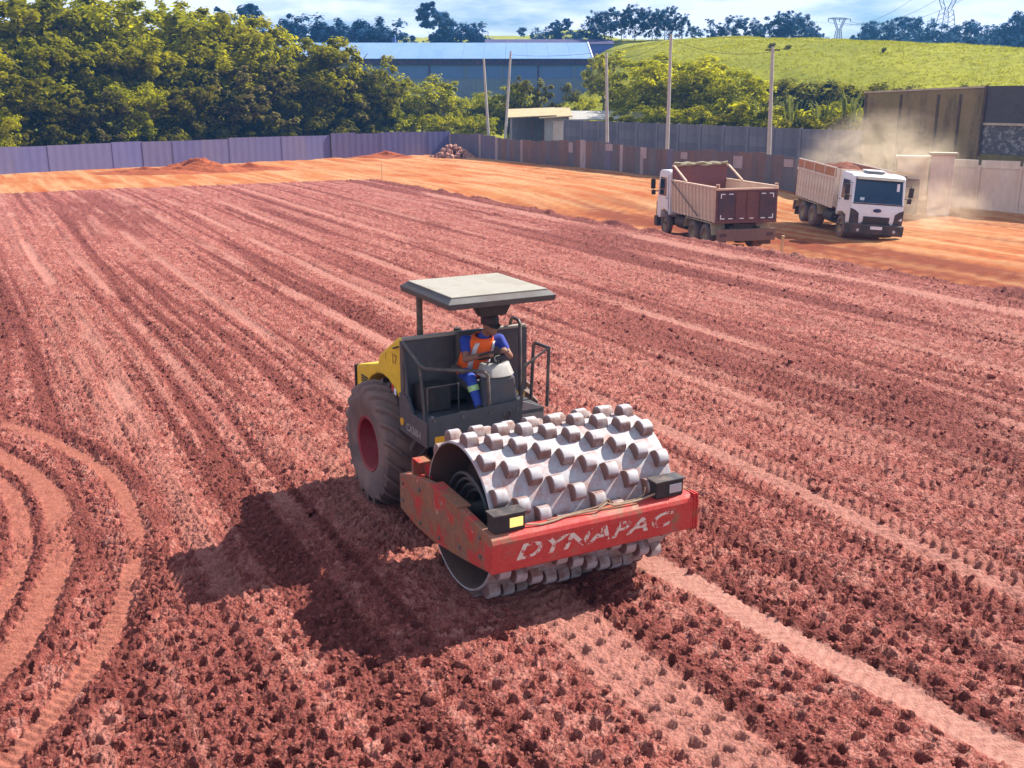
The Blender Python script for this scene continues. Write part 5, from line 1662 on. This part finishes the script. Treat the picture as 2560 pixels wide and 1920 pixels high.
MB().prism([(-2.0, .35), (2.0, .35), (2.05, .8), (1.3, .98), (.75, 1.45), (-1.2, 1.5), (-1.9, 1.0), (-2.05, .8)], 'y', -.82, .82).build('body', M['car'], car, .06, True, 2)
MB().prism([(1.22, .99), (.72, 1.42), (-1.1, 1.46), (-1.7, 1.02)], 'y', -.835, .835).build('side_window', M['windscreen'], car)
MB().hexa([(1.26, -.7, 1.02), (1.30, -.7, 1.02), (1.30, .7, 1.02), (1.26, .7, 1.02)], [(.78, -.65, 1.44), (.82, -.65, 1.44), (.82, .65, 1.44), (.78, .65, 1.44)]).build('windscreen', M['windscreen'], car)
for x_ in (-1.25, 1.3):
    for y_ in (-.80, .80):
        w_ = MB().lathe([(0, .08), (.2, .09), (.30, .08), (.31, 0), (.30, -.08), (0, -.08)], 'y', 18).build('wheel', M['tyre'], car, 0, True)
        w_.location = (x_, y_, .31)

# ------------------------------------------------------------------ warehouse
M['wh_roof'] = painted('pale_blue_roof', (0.10, 0.20, 0.40), .7, .0, .6, (0.17, 0.26, 0.42), .25, .06, .4, .7, (1, .3, 1))
M['wh_band'] = painted('navy_fascia', (0.006, 0.014, 0.085), .6)
M['wh_wall'] = painted('blue_cladding', (0.06, 0.13, 0.33), .6, 0, .5, (0.10, 0.15, 0.27), .3, .08, .4, .7, (1, 1, .3))
M['wh_low'] = painted('grey_blockwork', (0.125, 0.165, 0.24), .85, 0, .5, (0.09, 0.12, 0.18), .5)
YW = 150.0
wl, wr = at(880, 148, YW), at(1482, 148, YW)
we = (wl.z + wr.z) / 2
wh = thing('warehouse', 'wide warehouse with pale blue roof and blue cladding beyond the trees', 'warehouse', (wl.x - 12, YW, 0))
WL = wr.x - wl.x + 12
rz0 = at(1482, 108, YW + 11).z
MB().box((0, 0, 0), (WL, 22, we - 2.6)).build('lower_wall', M['wh_low'], wh)
MB().box((.03, .03, we - 2.59), (WL - .03, 21.9, we - .5)).build('upper_wall', M['wh_wall'], wh)
MB().box((-.1, -.25, we - .75), (WL + .1, .0, we - .02)).build('fascia', M['wh_band'], wh)
nsh = 15
for k in range(nsh):                                                  # roof sheets
    x0, x1 = WL * k / nsh, WL * (k + 1) / nsh - .02
    MB().hexa([(x0, -.45, we), (x1, -.45, we), (x1, 11, rz0), (x0, 11, rz0)], [(x0, -.45, we + .07), (x1, -.45, we + .07), (x1, 11, rz0 + .07), (x0, 11, rz0 + .07)]).build('roof_sheet', M['wh_roof'], wh)
MB().hexa([(0, 11.05, rz0), (WL, 11.05, rz0), (WL, 22.4, we), (0, 22.4, we)], [(0, 11.05, rz0 + .07), (WL, 11.05, rz0 + .07), (WL, 22.4, we + .07), (0, 22.4, we + .07)]).build('roof_back', M['wh_roof'], wh)
MB().prism([(0, we - .5), (21.9, we - .5), (21.9, we), (11, rz0 - .02), (0, we)], 'x', WL - .25, WL - .02).build('gable', M['wh_wall'], wh)
MB().tube([(WL + .02, -.45, we + .08), (WL + .02, 11, rz0 + .1), (WL + .02, 22.4, we + .08)], .12, 6).build('verge_trim', M['plate'], wh)
for k in range(9):
    MB().box((WL * (k + .5) / 9 - .12, -.04, 0), (WL * (k + .5) / 9 + .12, -.001, we - .8)).build('column', M['wh_band'] if k % 3 == 1 else M['wh_low'], wh)

M['far_house'] = painted('far_blue_wall', (0.05, 0.11, 0.38), .7)
q = at(962, 108, 230)
fh = thing('far_building', 'small square blue building on the skyline left of the warehouse roof', 'building', (q.x, q.y, q.z - 6))
MB().box((-2.4, 0, 0), (2.2, 6, 8.0)).build('wall', M['far_house'], fh)
MB().hexa([(-2.6, -.3, 8.01), (2.4, -.3, 8.01), (2.4, 6.3, 8.01), (-2.6, 6.3, 8.01)], [(-2.6, -.3, 8.9), (2.4, -.3, 8.2), (2.4, 6.3, 8.2), (-2.6, 6.3, 8.9)]).build('roof', M['wh_band'], fh)
for x_ in (-1.6, .5):
    w_ = MB().box((x_, -.05, 5.6), (x_ + .9, -.002, 6.9)).build('window', M['windscreen'], fh)
q = at(1400, 110, 205)
fb = thing('far_building', 'long low blue shed roof showing above the warehouse ridge', 'building', (q.x, q.y, q.z - 8))
MB().box((-14, 0, 0), (10, 12, 8.0)).build('wall', M['far_house'], fb)
MB().hexa([(-14.3, -.3, 8.01), (10.3, -.3, 8.01), (10.3, 12.3, 8.01), (-14.3, 12.3, 8.01)], [(-14.3, 5, 9.1), (10.3, 5, 9.1), (10.3, 7, 9.1), (-14.3, 7, 9.1)]).build('roof', M['wh_band'], fb)

# ------------------------------------------------------------------ transmission towers
M['tower'] = painted('galvanised_lattice', (0.17, 0.22, 0.32), .5, .4, .2, (0.2, 0.2, 0.25), 1)


def tower(px, pbase, ptop, Y, lab, wid):
    b_ = at(px, pbase, Y)
    t_ = at(px, ptop, Y)
    H_ = t_.z - b_.z
    o = thing('transmission_tower', lab, 'pylon', (b_.x, b_.y, b_.z - 3), 0.12, 'lattice towers on the skyline')
    w = wid
    th_ = .16 * Y / 400
    body = MB()
    for sx in (-1, 1):
        for sy in (-1, 1):
            body.tube([(sx * w * .30, sy * w * .30, 0), (sx * w * .16, sy * w * .16, 3 + H_ * .40)], th_, 4)
    for k in range(6):
        u0, u1 = k / 6, (k + 1) / 6
        for sy in (-1, 1):
            r0, r1 = w * (.30 - .14 * u0), w * (.30 - .14 * u1)
            z0, z1 = (3 + H_ * .4) * u0, (3 + H_ * .4) * u1
            body.tube([(-r0, sy * r0, z0), (r1, sy * r1, z1)], th_ * .6, 4)
            body.tube([(r0, sy * r0, z0), (-r1, sy * r1, z1)], th_ * .6, 4)
    body.build('tower_body', M['tower'], o)
    arms = MB()
    z0, z1 = 3 + H_ * .40, 3 + H_
    for sx in (-1, 1):
        for q in (0, 1):
            arms.tube([(sx * w * (.02 + .14 * q), 0, z0), (sx * w * (.40 + .16 * q), 0, z1)], th_, 4)
        for k in range(5):
            u0, u1 = k / 5, (k + 1) / 5
            arms.tube([(sx * w * (.02 + .38 * u0), 0, z0 + (z1 - z0) * u0), (sx * w * (.16 + .40 * u1), 0, z0 + (z1 - z0) * u1)], th_ * .6, 4)
    arms.build('fork', M['tower'], o)
    br = MB().tube([(-w * .95, 0, z1 - H_ * .05), (-w * .4, 0, z1), (w * .4, 0, z1), (w * .95, 0, z1 - H_ * .05)], th_, 4)
    br.tube([(-w * .95, 0, z1 - H_ * .05), (-w * .45, 0, z1 - H_ * .08), (w * .45, 0, z1 - H_ * .08), (w * .95, 0, z1 - H_ * .05)], th_ * .8, 4)
    for k in range(8):
        br.tube([(-w * .4 + w * .1 * k, 0, z1 - H_ * .08 * (k % 2)), (-w * .3 + w * .1 * k, 0, z1 - H_ * .08 * ((k + 1) % 2))], th_ * .6, 4)
    br.build('bridge', M['tower'], o)
    for x_ in (-.92, 0, .92):
        MB().tube([(w * x_, 0, z1 - H_ * .05), (w * x_, 0, z1 - H_ * .20)], th_ * 1.2, 5).build('insulator', M['tower'], o)
    return [Vector((b_.x + w * x_, b_.y, b_.z - 3 + z1 - H_ * .2)) for x_ in (-.92, 0, .92)]


tA = tower(2095, 96, 44, 400, 'smaller forked lattice tower on the skyline between two dark groves', 4.6)
tB = tower(2362, 70, -42, 300, 'larger forked lattice tower on the right, cut by the top of the picture', 8.0)
ends = [Vector((190, 215, 46)), Vector((197, 213, 46)), Vector((204, 211, 46))]
for i in range(3):
    for j, (A_, B_) in enumerate(((tA[i], tB[i]), (tB[i], ends[i]))):
        w_ = MB().tube([A_.lerp(B_, u / 16) - Vector((0, 0, 4 * (u / 16) * (1 - u / 16) * 4.0)) for u in range(17)], .06, 4).build('power_line', M['tower'])
        tag(w_, ('near', 'middle', 'far')[2 - i if j else i] + (' conductor sagging between the two skyline towers' if not j else ' conductor running right from the larger skyline tower'), 'wire', 'power lines on the skyline')


# ------------------------------------------------------------------ vegetation
def leaf_mat(name, dark, mid, light, trans=0.65):
    m, n, b = new_mat(name)
    a = n.nodes.new('ShaderNodeAttribute')
    a.attribute_name = 'tone'
    oi = n.nodes.new('ShaderNodeObjectInfo')
    ad = n.nodes.new('ShaderNodeMath')
    ad.operation = 'MULTIPLY_ADD'
    ad.inputs[1].default_value = .30
    n.links.new(oi.outputs['Random'], ad.inputs[0])
    n.links.new(a.outputs['Fac'], ad.inputs[2])
    c = ramp(n, ad.outputs[0], [(.15, dark), (.55, mid), (1.0, light)])
    n.links.new(c, b.inputs['Base Color'])
    b.inputs['Roughness'].default_value = .8
    b.inputs['Specular IOR Level'].default_value = .06
    t = n.nodes.new('ShaderNodeBsdfTranslucent')
    n.links.new(c, t.inputs['Color'])
    mx = n.nodes.new('ShaderNodeMixShader')
    mx.inputs[0].default_value = trans
    n.links.new(b.outputs[0], mx.inputs[1])
    n.links.new(t.outputs[0], mx.inputs[2])
    n.links.new(mx.outputs[0], n.nodes['Material Output'].inputs['Surface'])
    return m


LM = dict(olive=leaf_mat('olive_leaves', (0.14, 0.14, 0.003), (0.30, 0.28, 0.004), (0.46, 0.40, 0.006)),
          lime=leaf_mat('lime_leaves', (0.20, 0.21, 0.003), (0.40, 0.38, 0.005), (0.56, 0.50, 0.008)),
          grey=leaf_mat('grey_olive_leaves', (0.08, 0.07, 0.010), (0.20, 0.165, 0.03), (0.42, 0.34, 0.13)),
          dark=leaf_mat('dark_leaves', (0.055, 0.055, 0.003), (0.145, 0.13, 0.005), (0.28, 0.24, 0.010)),
          euc=leaf_mat('haze_blue_leaves', (0.012, 0.040, 0.095), (0.024, 0.074, 0.16), (0.06, 0.12, 0.16)))  # skyline leaves: blue of the distant haze painted into the leaf colour
M['bark'] = painted('bark', (0.085, 0.062, 0.046), .9, 0, .3, (0.05, 0.04, 0.03), 4)


def crown(name, mat, seed, n_cl, per, leaf, shape, cl_r=.22, flat=1.0):
    """shape: list of (cx,cy,cz,rx,ry,rz) lobes in unit-tree space (height 1)"""
    g = np.random.default_rng(seed)
    V, tone = [], []
    vol = np.array([s[3] * s[4] * s[5] for s in shape]) ** .67
    cnt = np.maximum(1, (n_cl * vol / vol.sum()).astype(int))
    for (cx_, cy_, cz_, rx, ry, rz), k in zip(shape, cnt):
        d = g.normal(size=(k, 3))
        d /= np.linalg.norm(d, axis=1)[:, None]
        rr_ = g.random(k) ** .38
        c = d * rr_[:, None] * np.array((rx, ry, rz)) + np.array((cx_, cy_, cz_))
        ct = g.random(k)
        for q in range(k):
            m_ = max(3, int(per * g.uniform(.5, 1.5)))
            e = g.normal(size=(m_, 3))
            e /= np.linalg.norm(e, axis=1)[:, None]
            rad_ = cl_r * min(rx, rz) * g.uniform(.6, 1.5)
            p = c[q] + e * (g.random(m_) ** .5)[:, None] * rad_ * np.array((1, 1, .75 * flat))
            out = (p - np.array((cx_, cy_, cz_ - .3 * rz))) / np.array((rx, ry, rz))
            nrm = out * .8 + e * .7 + g.normal(size=(m_, 3)) * .55 + np.array((0, 0, 1.0))
            nrm /= np.linalg.norm(nrm, axis=1)[:, None] + 1e-9
            t1 = np.cross(nrm, g.normal(size=(m_, 3)))
            t1 /= np.linalg.norm(t1, axis=1)[:, None] + 1e-9
            t2 = np.cross(nrm, t1)
            L_ = leaf * g.uniform(.6, 1.4, m_)[:, None]
            W_ = L_ * g.uniform(.45, .8, m_)[:, None]
            V.append(np.stack([p - t1 * L_, p + t2 * W_ + nrm * L_ * .15, p + t1 * L_, p - t2 * W_ + nrm * L_ * .15], 1))
            tone.append(np.clip(.15 + .45 * ct[q] + g.normal(0, .16, m_), 0, 1))
    V = np.concatenate(V)
    tone = np.repeat(np.concatenate(tone), 4)
    nf = len(V)
    me_ = np_mesh(name, V.reshape(-1, 3), np.arange(nf * 4).reshape(-1, 4), mat)
    me_.attributes.new('tone', 'FLOAT', 'POINT').data.foreach_set('value', tone.astype(np.float32))
    return me_


def lobes(seed, n, R_, z0, z1, r0, r1, zs=.8):
    g = random.Random(seed)
    out = []
    for k in range(n):
        t = 2.4 * k + g.uniform(-.4, .4)
        rr_ = R_ * math.sqrt((k + .5) / n)
        z = z0 + (z1 - z0) * g.random() ** .8
        rad_ = g.uniform(r0, r1)
        out.append((rr_ * math.cos(t), rr_ * math.sin(t), z, rad_, rad_, rad_ * zs))
    return out


def trunk_mesh(seed, top, r, limbs, spread):
    g = random.Random(seed)
    m_ = MB()
    pts = [(0, 0, -.06)]
    for k in range(1, 5):
        pts.append((g.uniform(-.02, .02), g.uniform(-.02, .02), top * k / 4))
    m_.tube(pts, [r, r * .9, r * .75, r * .55, r * .3], 8)
    for k in range(limbs):
        z = top * g.uniform(.35, .9)
        t = g.random() * 6.28
        L_ = spread * g.uniform(.5, 1)
        m_.tube([(0, 0, z), (L_ * .5 * math.cos(t), L_ * .5 * math.sin(t), z + L_ * .35), (L_ * math.cos(t), L_ * math.sin(t), z + L_ * .85)], [r * .45, r * .3, r * .12], 6)
    q = m_.mesh('trunk', 0, True)
    q.materials.append(M['bark'])
    return q


PROTO = {}
for k in range(2):
    PROTO['olive', k] = (crown('crown', LM['olive'], 10 + k, 150, 62, .0165, lobes(20 + k, 13, .30, .36, .84, .12, .20), .42), trunk_mesh(30 + k, .62, .022, 7, .3))
    PROTO['lime', k] = (crown('crown', LM['lime'], 40 + k, 150, 62, .0150, lobes(50 + k, 14, .30, .22, .84, .12, .20), .42), trunk_mesh(60 + k, .6, .016, 8, .3))
    PROTO['grey', k] = (crown('crown', LM['grey'], 70 + k, 130, 50, .0190, lobes(80 + k, 13, .29, .30, .84, .12, .18), .36), trunk_mesh(90 + k, .65, .018, 8, .32))
    PROTO['dark', k] = (crown('crown', LM['dark'], 100 + k, 150, 60, .0180, lobes(110 + k, 13, .30, .22, .84, .13, .20), .42), trunk_mesh(120 + k, .6, .02, 6, .28))
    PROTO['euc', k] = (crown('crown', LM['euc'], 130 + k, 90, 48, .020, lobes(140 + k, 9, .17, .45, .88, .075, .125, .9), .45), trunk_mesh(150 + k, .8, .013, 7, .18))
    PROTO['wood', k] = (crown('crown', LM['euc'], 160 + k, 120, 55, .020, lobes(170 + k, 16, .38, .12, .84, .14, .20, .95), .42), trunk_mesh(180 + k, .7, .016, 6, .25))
PROTO['bush', 0] = (crown('crown', LM['lime'], 200, 110, 60, .030, lobes(210, 12, .48, .22, .72, .20, .30), .42), trunk_mesh(220, .5, .03, 8, .45))
PROTO['bush', 1] = (crown('crown', LM['dark'], 201, 110, 60, .030, lobes(211, 12, .48, .22, .72, .20, .30), .42), trunk_mesh(221, .5, .03, 8, .45))

ORD = ['first', 'second', 'third', 'fourth', 'fifth', 'sixth', 'seventh', 'eighth', 'ninth', 'tenth', 'eleventh', 'twelfth', 'thirteenth', 'fourteenth', 'fifteenth',
       'sixteenth', 'seventeenth', 'eighteenth', 'nineteenth', 'twentieth', 'twenty-first', 'twenty-second', 'twenty-third', 'twenty-fourth', 'twenty-fifth']


def plant_row(items, look, where, group, name='tree', cat='tree'):
    """items: (px, py_top, Y, proto, width factor); labelled from left to right"""
    items = sorted(items, key=lambda q: q[0])
    for i, (px, py, Y, kind, wf) in enumerate(items):
        t_ = at(px, py, Y)
        zb = tz(t_.x, t_.y) - .15
        h_ = max(.8, t_.z - zb) / .97
        cme, tme = PROTO[kind, random.randrange(2)] if kind != 'bushd' else PROTO['bush', 1]
        lk = look if isinstance(look, str) else look[kind]
        lab = (ORD[i] + ' from left of the ' + lk + ' ' + where)
        o = thing(name, lab, cat, (t_.x, t_.y, zb), random.random() * 6.28, group)
        o.scale = (h_ * wf, h_ * wf, h_)
        put('crown', cme, None, o)
        put('trunk', tme, None, o)


plant_row([(20, -70, 93, 'olive', 1.1), (140, -60, 96, 'olive', 1.0), (255, -90, 97, 'lime', 1.0), (370, -50, 99, 'lime', 1.0), (470, -40, 101, 'olive', 1.0), (560, 5, 103, 'olive', 1.0),
           (630, 45, 105, 'lime', .9), (-60, -60, 90, 'olive', 1.1)], 'tall trees', 'at the back of the wood', 'tall trees at the back of the wood')
plant_row([(-40, 90, 82, 'olive', 1.1), (70, 60, 85, 'olive', 1.0), (170, 75, 88, 'olive', 1.0), (265, 95, 89, 'olive', 1.0), (345, 70, 92, 'olive', 1.1), (430, 85, 94, 'olive', 1.0), (520, 60, 96, 'olive', 1.0),
           (600, 85, 98, 'olive', 1.0), (690, 68, 100, 'olive', 1.0), (770, 62, 102, 'olive', 1.0), (840, 80, 103.5, 'olive', .95), (900, 120, 105, 'olive', .9), (955, 170, 106, 'olive', .9)],
          'olive trees', 'in the middle of the wood', 'olive trees in the wood')
plant_row([(-20, 250, 75.5, 'lime', .9), (60, 200, 79, 'dark', 1.1), (150, 235, 81, 'dark', 1.2), (235, 215, 83.5, 'grey', 1.1), (325, 170, 86, 'lime', .9), (415, 225, 88.5, 'dark', 1.2), (480, 200, 90.5, 'dark', 1.0),
           (560, 165, 93, 'grey', 1.1), (645, 150, 95, 'grey', 1.1), (730, 200, 97.5, 'dark', 1.1), (800, 170, 99.5, 'dark', 1.0), (870, 160, 102, 'grey', 1.0), (930, 200, 104, 'dark', 1.0)],
          'smaller trees', 'right behind the violet hoarding', 'smaller trees behind the hoarding')
plant_row([(985, 200, 105, 'lime', 1.2), (1050, 190, 108, 'lime', 1.2), (1110, 205, 110, 'lime', 1.2), (1165, 212, 112, 'lime', 1.2), (1225, 208, 114, 'lime', 1.2), (1270, 215, 113, 'lime', 1.2), (1195, 270, 104, 'lime', 1.2), (1100, 265, 104, 'lime', 1.2),
           (1300, 235, 116, 'lime', 1.0), (1455, 225, 118, 'lime', 1.0)], 'lime green bushy trees', 'below the warehouse wall', 'lime trees below the warehouse')
plant_row([(1335, 186, 112, 'dark', .75), (1408, 210, 111, 'dark', .7)], 'two dark trees', 'standing before the warehouse wall', 'dark trees before the warehouse')
plant_row([(1510, 112, 128, 'olive', .8), (1560, 190, 108, 'olive', 1.0), (1615, 135, 103, 'lime', 1.2), (1700, 100, 100, 'lime', 1.3), (1785, 130, 97, 'lime', 1.2), (1850, 180, 93, 'lime', 1.1), (1650, 235, 95, 'lime', 1.2),
           (1745, 240, 91, 'lime', 1.3)], 'yellow green trees', 'behind the grey slab wall', 'yellow green trees behind the slab wall')
plant_row([(1890, 225, 88, 'bush', 1.0), (1950, 240, 85, 'bush', 1.0), (2010, 232, 83, 'bush', 1.0), (2075, 245, 81, 'bush', 1.0), (2140, 240, 78, 'bush', 1.0), (1820, 262, 88, 'bush', 1.2), (1600, 265, 96, 'bush', 1.1), (2110, 275, 76, 'bush', 1.0),
           (2000, 285, 80, 'bush', 1.1)], 'bushes', 'along the top of the grey slab wall', 'bushes along the slab wall', 'bush', 'bush')
plant_row([(2040, 196, 106, 'bushd', 1.5), (2150, 200, 101, 'bushd', 1.3), (2260, 208, 99, 'bushd', 1.3), (1930, 190, 112, 'bushd', 1.2), (1970, 112, 140, 'bushd', 1.0), (2210, 128, 132, 'bushd', .7), (2445, 205, 95, 'bushd', 1.0), (2500, 208, 93, 'bushd', 1.3), (1930, 105, 142, 'bushd', .8)],
          'dark shrubs', 'on the bright grass slope', 'dark shrubs on the grass slope', 'shrub', 'shrub')
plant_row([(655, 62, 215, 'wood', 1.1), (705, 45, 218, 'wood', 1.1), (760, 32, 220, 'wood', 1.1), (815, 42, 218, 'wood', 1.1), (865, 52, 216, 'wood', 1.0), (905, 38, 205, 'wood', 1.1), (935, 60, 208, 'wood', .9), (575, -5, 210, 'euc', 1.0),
           (1030, 82, 245, 'wood', 1.2), (1075, 88, 245, 'wood', 1.3)], 'haze blue far trees', 'on the skyline left of the warehouse', 'far trees on the left skyline')
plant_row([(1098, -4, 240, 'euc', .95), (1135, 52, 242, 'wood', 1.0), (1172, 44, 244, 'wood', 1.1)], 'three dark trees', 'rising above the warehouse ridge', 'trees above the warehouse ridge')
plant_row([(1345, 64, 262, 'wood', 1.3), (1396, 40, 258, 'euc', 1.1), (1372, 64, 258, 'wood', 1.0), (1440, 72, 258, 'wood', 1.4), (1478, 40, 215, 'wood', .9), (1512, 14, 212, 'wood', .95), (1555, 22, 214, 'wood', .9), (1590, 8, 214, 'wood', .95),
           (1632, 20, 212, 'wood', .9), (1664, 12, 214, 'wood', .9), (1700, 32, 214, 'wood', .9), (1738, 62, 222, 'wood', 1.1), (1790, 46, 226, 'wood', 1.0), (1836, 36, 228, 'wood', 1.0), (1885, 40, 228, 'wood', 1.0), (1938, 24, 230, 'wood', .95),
           (1965, 34, 230, 'wood', .9), (2008, 26, 232, 'wood', .9), (2036, 55, 234, 'wood', .8)], 'haze blue dark trees', 'on the hill crest', 'grove on the hill crest')
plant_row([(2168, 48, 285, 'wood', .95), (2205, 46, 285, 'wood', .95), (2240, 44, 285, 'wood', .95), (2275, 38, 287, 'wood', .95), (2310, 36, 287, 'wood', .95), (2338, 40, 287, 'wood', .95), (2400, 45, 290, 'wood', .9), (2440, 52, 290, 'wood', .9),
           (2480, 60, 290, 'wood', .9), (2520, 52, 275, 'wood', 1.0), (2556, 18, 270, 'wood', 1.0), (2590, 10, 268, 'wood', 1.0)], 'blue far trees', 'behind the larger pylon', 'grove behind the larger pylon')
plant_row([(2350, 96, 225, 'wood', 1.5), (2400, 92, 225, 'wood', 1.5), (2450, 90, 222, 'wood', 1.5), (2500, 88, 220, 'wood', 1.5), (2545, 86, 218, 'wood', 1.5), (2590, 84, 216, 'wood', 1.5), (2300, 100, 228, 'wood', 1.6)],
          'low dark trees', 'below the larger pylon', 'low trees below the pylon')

plant_row([(15 + 62 * q, 322 - 3 * q - (q * 37) % 26, 77.8 + 1.74 * q, 'bush' if q % 3 else 'bushd', .95) for q in range(15)],
          'low bushes', 'against the back of the violet hoarding', 'low bushes behind the hoarding', 'bush', 'bush')

# long-bladed plants by the slab wall
M['blade'] = leaf_mat('pale_blades', (0.16, 0.17, 0.03), (0.26, 0.26, 0.07), (0.42, 0.42, 0.20), .3)
for i, (px, py, Y) in enumerate(((1905, 232, 84), (1985, 225, 82), (2060, 235, 79), (2130, 212, 77), (2165, 232, 75))):
    t_ = at(px, py, Y)
    zb = tz(t_.x, t_.y) - .1
    h_ = max(1.0, t_.z - zb)
    o = thing('blade_plant', ORD[i] + ' from the left of the pale plants with long upright blades by the slab wall', 'plant', (t_.x, t_.y, zb), 0, 'long bladed plants by the slab wall')
    for k in range(13):
        t = random.random() * 6.28
        le = random.uniform(.15, .5) * h_ * .6
        pts = [Vector((0, 0, 0)), Vector((le * .3 * math.cos(t), le * .3 * math.sin(t), h_ * .5)), Vector((le * .7 * math.cos(t), le * .7 * math.sin(t), h_ * .85)), Vector((le * 1.1 * math.cos(t), le * 1.1 * math.sin(t), h_ * random.uniform(.75, 1.0)))]
        sd = Vector((-math.sin(t), math.cos(t), 0))
        up = Vector((math.cos(t), math.sin(t), 0)) * .02
        vs_ = []
        for p, w in zip(pts, (.05, .11, .09, .01)):
            vs_ += [p - sd * w, p - up, p + sd * w]
        m_ = MB().raw(vs_, [(3 * j + a, 3 * j + a + 1, 3 * j + a + 4, 3 * j + a + 3) for j in range(3) for a in (0, 1)])
        m_.build('leaf', M['blade'], o, 0, True)

# ---- grass on the slope (uncountable)
ng = 90000
xg, yg = RNG.uniform(4, 105, ng), RNG.uniform(70, 185, ng)
wq = (xg - 5.0) * 0.77 + (yg - 92.0) * 0.64
k_ = (wq > 1.5) & (RNG.random(ng) < .35 + .9 * fbm(xg * .12, yg * .12, 301, 3))
xg, yg = xg[k_], yg[k_]
zg = terrain(xg, yg)
ng = len(xg)
hb_ = (RNG.uniform(.06, .18, ng) * (.7 + .9 * fbm(xg * .2, yg * .2, 302, 2)))
V = []
for j in range(3):
    t = RNG.random(ng) * 6.28
    w = RNG.uniform(.03, .08, ng)
    lx, ly = RNG.normal(0, .22, ng), RNG.normal(0, .22, ng)
    ox, oy = RNG.normal(0, .2, ng), RNG.normal(0, .2, ng)
    b0 = np.stack([xg + ox - w * np.cos(t), yg + oy - w * np.sin(t), zg - .05], -1)
    b1 = np.stack([xg + ox + w * np.cos(t), yg + oy + w * np.sin(t), zg - .05], -1)
    tp = np.stack([xg + ox + lx, yg + oy + ly, zg + hb_], -1)
    V.append(np.stack([b0, b1, tp], 1))
V = np.concatenate(V)
gm = leaf_mat('slope_grass', (0.19, 0.20, 0.005), (0.29, 0.28, 0.006), (0.36, 0.33, 0.008), .55)
me = np_mesh('slope_grass', V.reshape(-1, 3), np.arange(len(V) * 3).reshape(-1, 3), gm)
me.attributes.new('tone', 'FLOAT', 'POINT').data.foreach_set('value', np.repeat(np.clip(RNG.normal(.45, .22, len(V)), 0, 1), 3).astype(np.float32))
tag(put('slope_grass', me), 'bright yellow green grass covering the slope on the right', 'grass', kind='stuff')

# ------------------------------------------------------------------ dust behind the white truck
def dust_mat():
    m = bpy.data.materials.new('hanging_dust')
    m.use_nodes = True
    n = m.node_tree
    n.nodes.clear()
    out = n.nodes.new('ShaderNodeOutputMaterial')
    pv = n.nodes.new('ShaderNodeVolumePrincipled')
    pv.inputs['Color'].default_value = (1.0, 0.84, 0.62, 1)
    pv.inputs['Anisotropy'].default_value = .25
    v = coords(n, 'Object')
    ln = n.nodes.new('ShaderNodeVectorMath')
    ln.operation = 'LENGTH'
    n.links.new(v, ln.inputs[0])
    fall = ramp(n, ln.outputs['Value'], [(.15, 1.0), (.98, 0.0)])
    f = noise(n, 2.6, 6, .65, v, .6)
    fr = ramp(n, f, [(.42, .0), (.66, 1.0)])
    ml = n.nodes.new('ShaderNodeMath')
    ml.operation = 'MULTIPLY'
    n.links.new(fall, ml.inputs[0])
    n.links.new(fr, ml.inputs[1])
    m2 = n.nodes.new('ShaderNodeMath')
    m2.operation = 'MULTIPLY'
    m2.inputs[1].default_value = DUST
    n.links.new(ml.outputs[0], m2.inputs[0])
    n.links.new(m2.outputs[0], pv.inputs['Density'])
    n.links.new(pv.outputs[0], out.inputs['Volume'])
    return m


DUST = 0.55
dm = dust_mat()
for i, (px, py, Y, sx, sy, sz, lab) in enumerate(((2200, 420, 55.5, 4.6, 4.0, 3.3, 'tan dust cloud hanging behind the white truck'), (2340, 520, 47.5, 2.6, 2.4, 1.5, 'low dust puff beside the right wheels of the white truck'))):
    p = at(px, py, Y)
    o = put('dust_cloud', MB().ell((0, 0, 0), (1, 1, 1), 20, 12).mesh('dust_cloud'), dm)
    o.location, o.scale = p, (sx, sy, sz)
    tag(o, lab, 'dust', kind='stuff')

# ------------------------------------------------------------------ blue air between the site and the skyline
hm = bpy.data.materials.new('blue_haze')
hm.use_nodes = True
hn = hm.node_tree
hn.nodes.clear()
ho = hn.nodes.new('ShaderNodeOutputMaterial')
hv = hn.nodes.new('ShaderNodeVolumePrincipled')
hv.inputs['Color'].default_value = (0.14, 0.44, 1.0, 1)
hv.inputs['Density'].default_value = 0.00045
hn.links.new(hv.outputs[0], ho.inputs['Volume'])
hz = put('haze', MB().box((-480, -70, -4.5), (480, 470, 41)).mesh('haze'), hm)
tag(hz, 'thin blue haze in the air over the whole site', 'haze', kind='stuff')
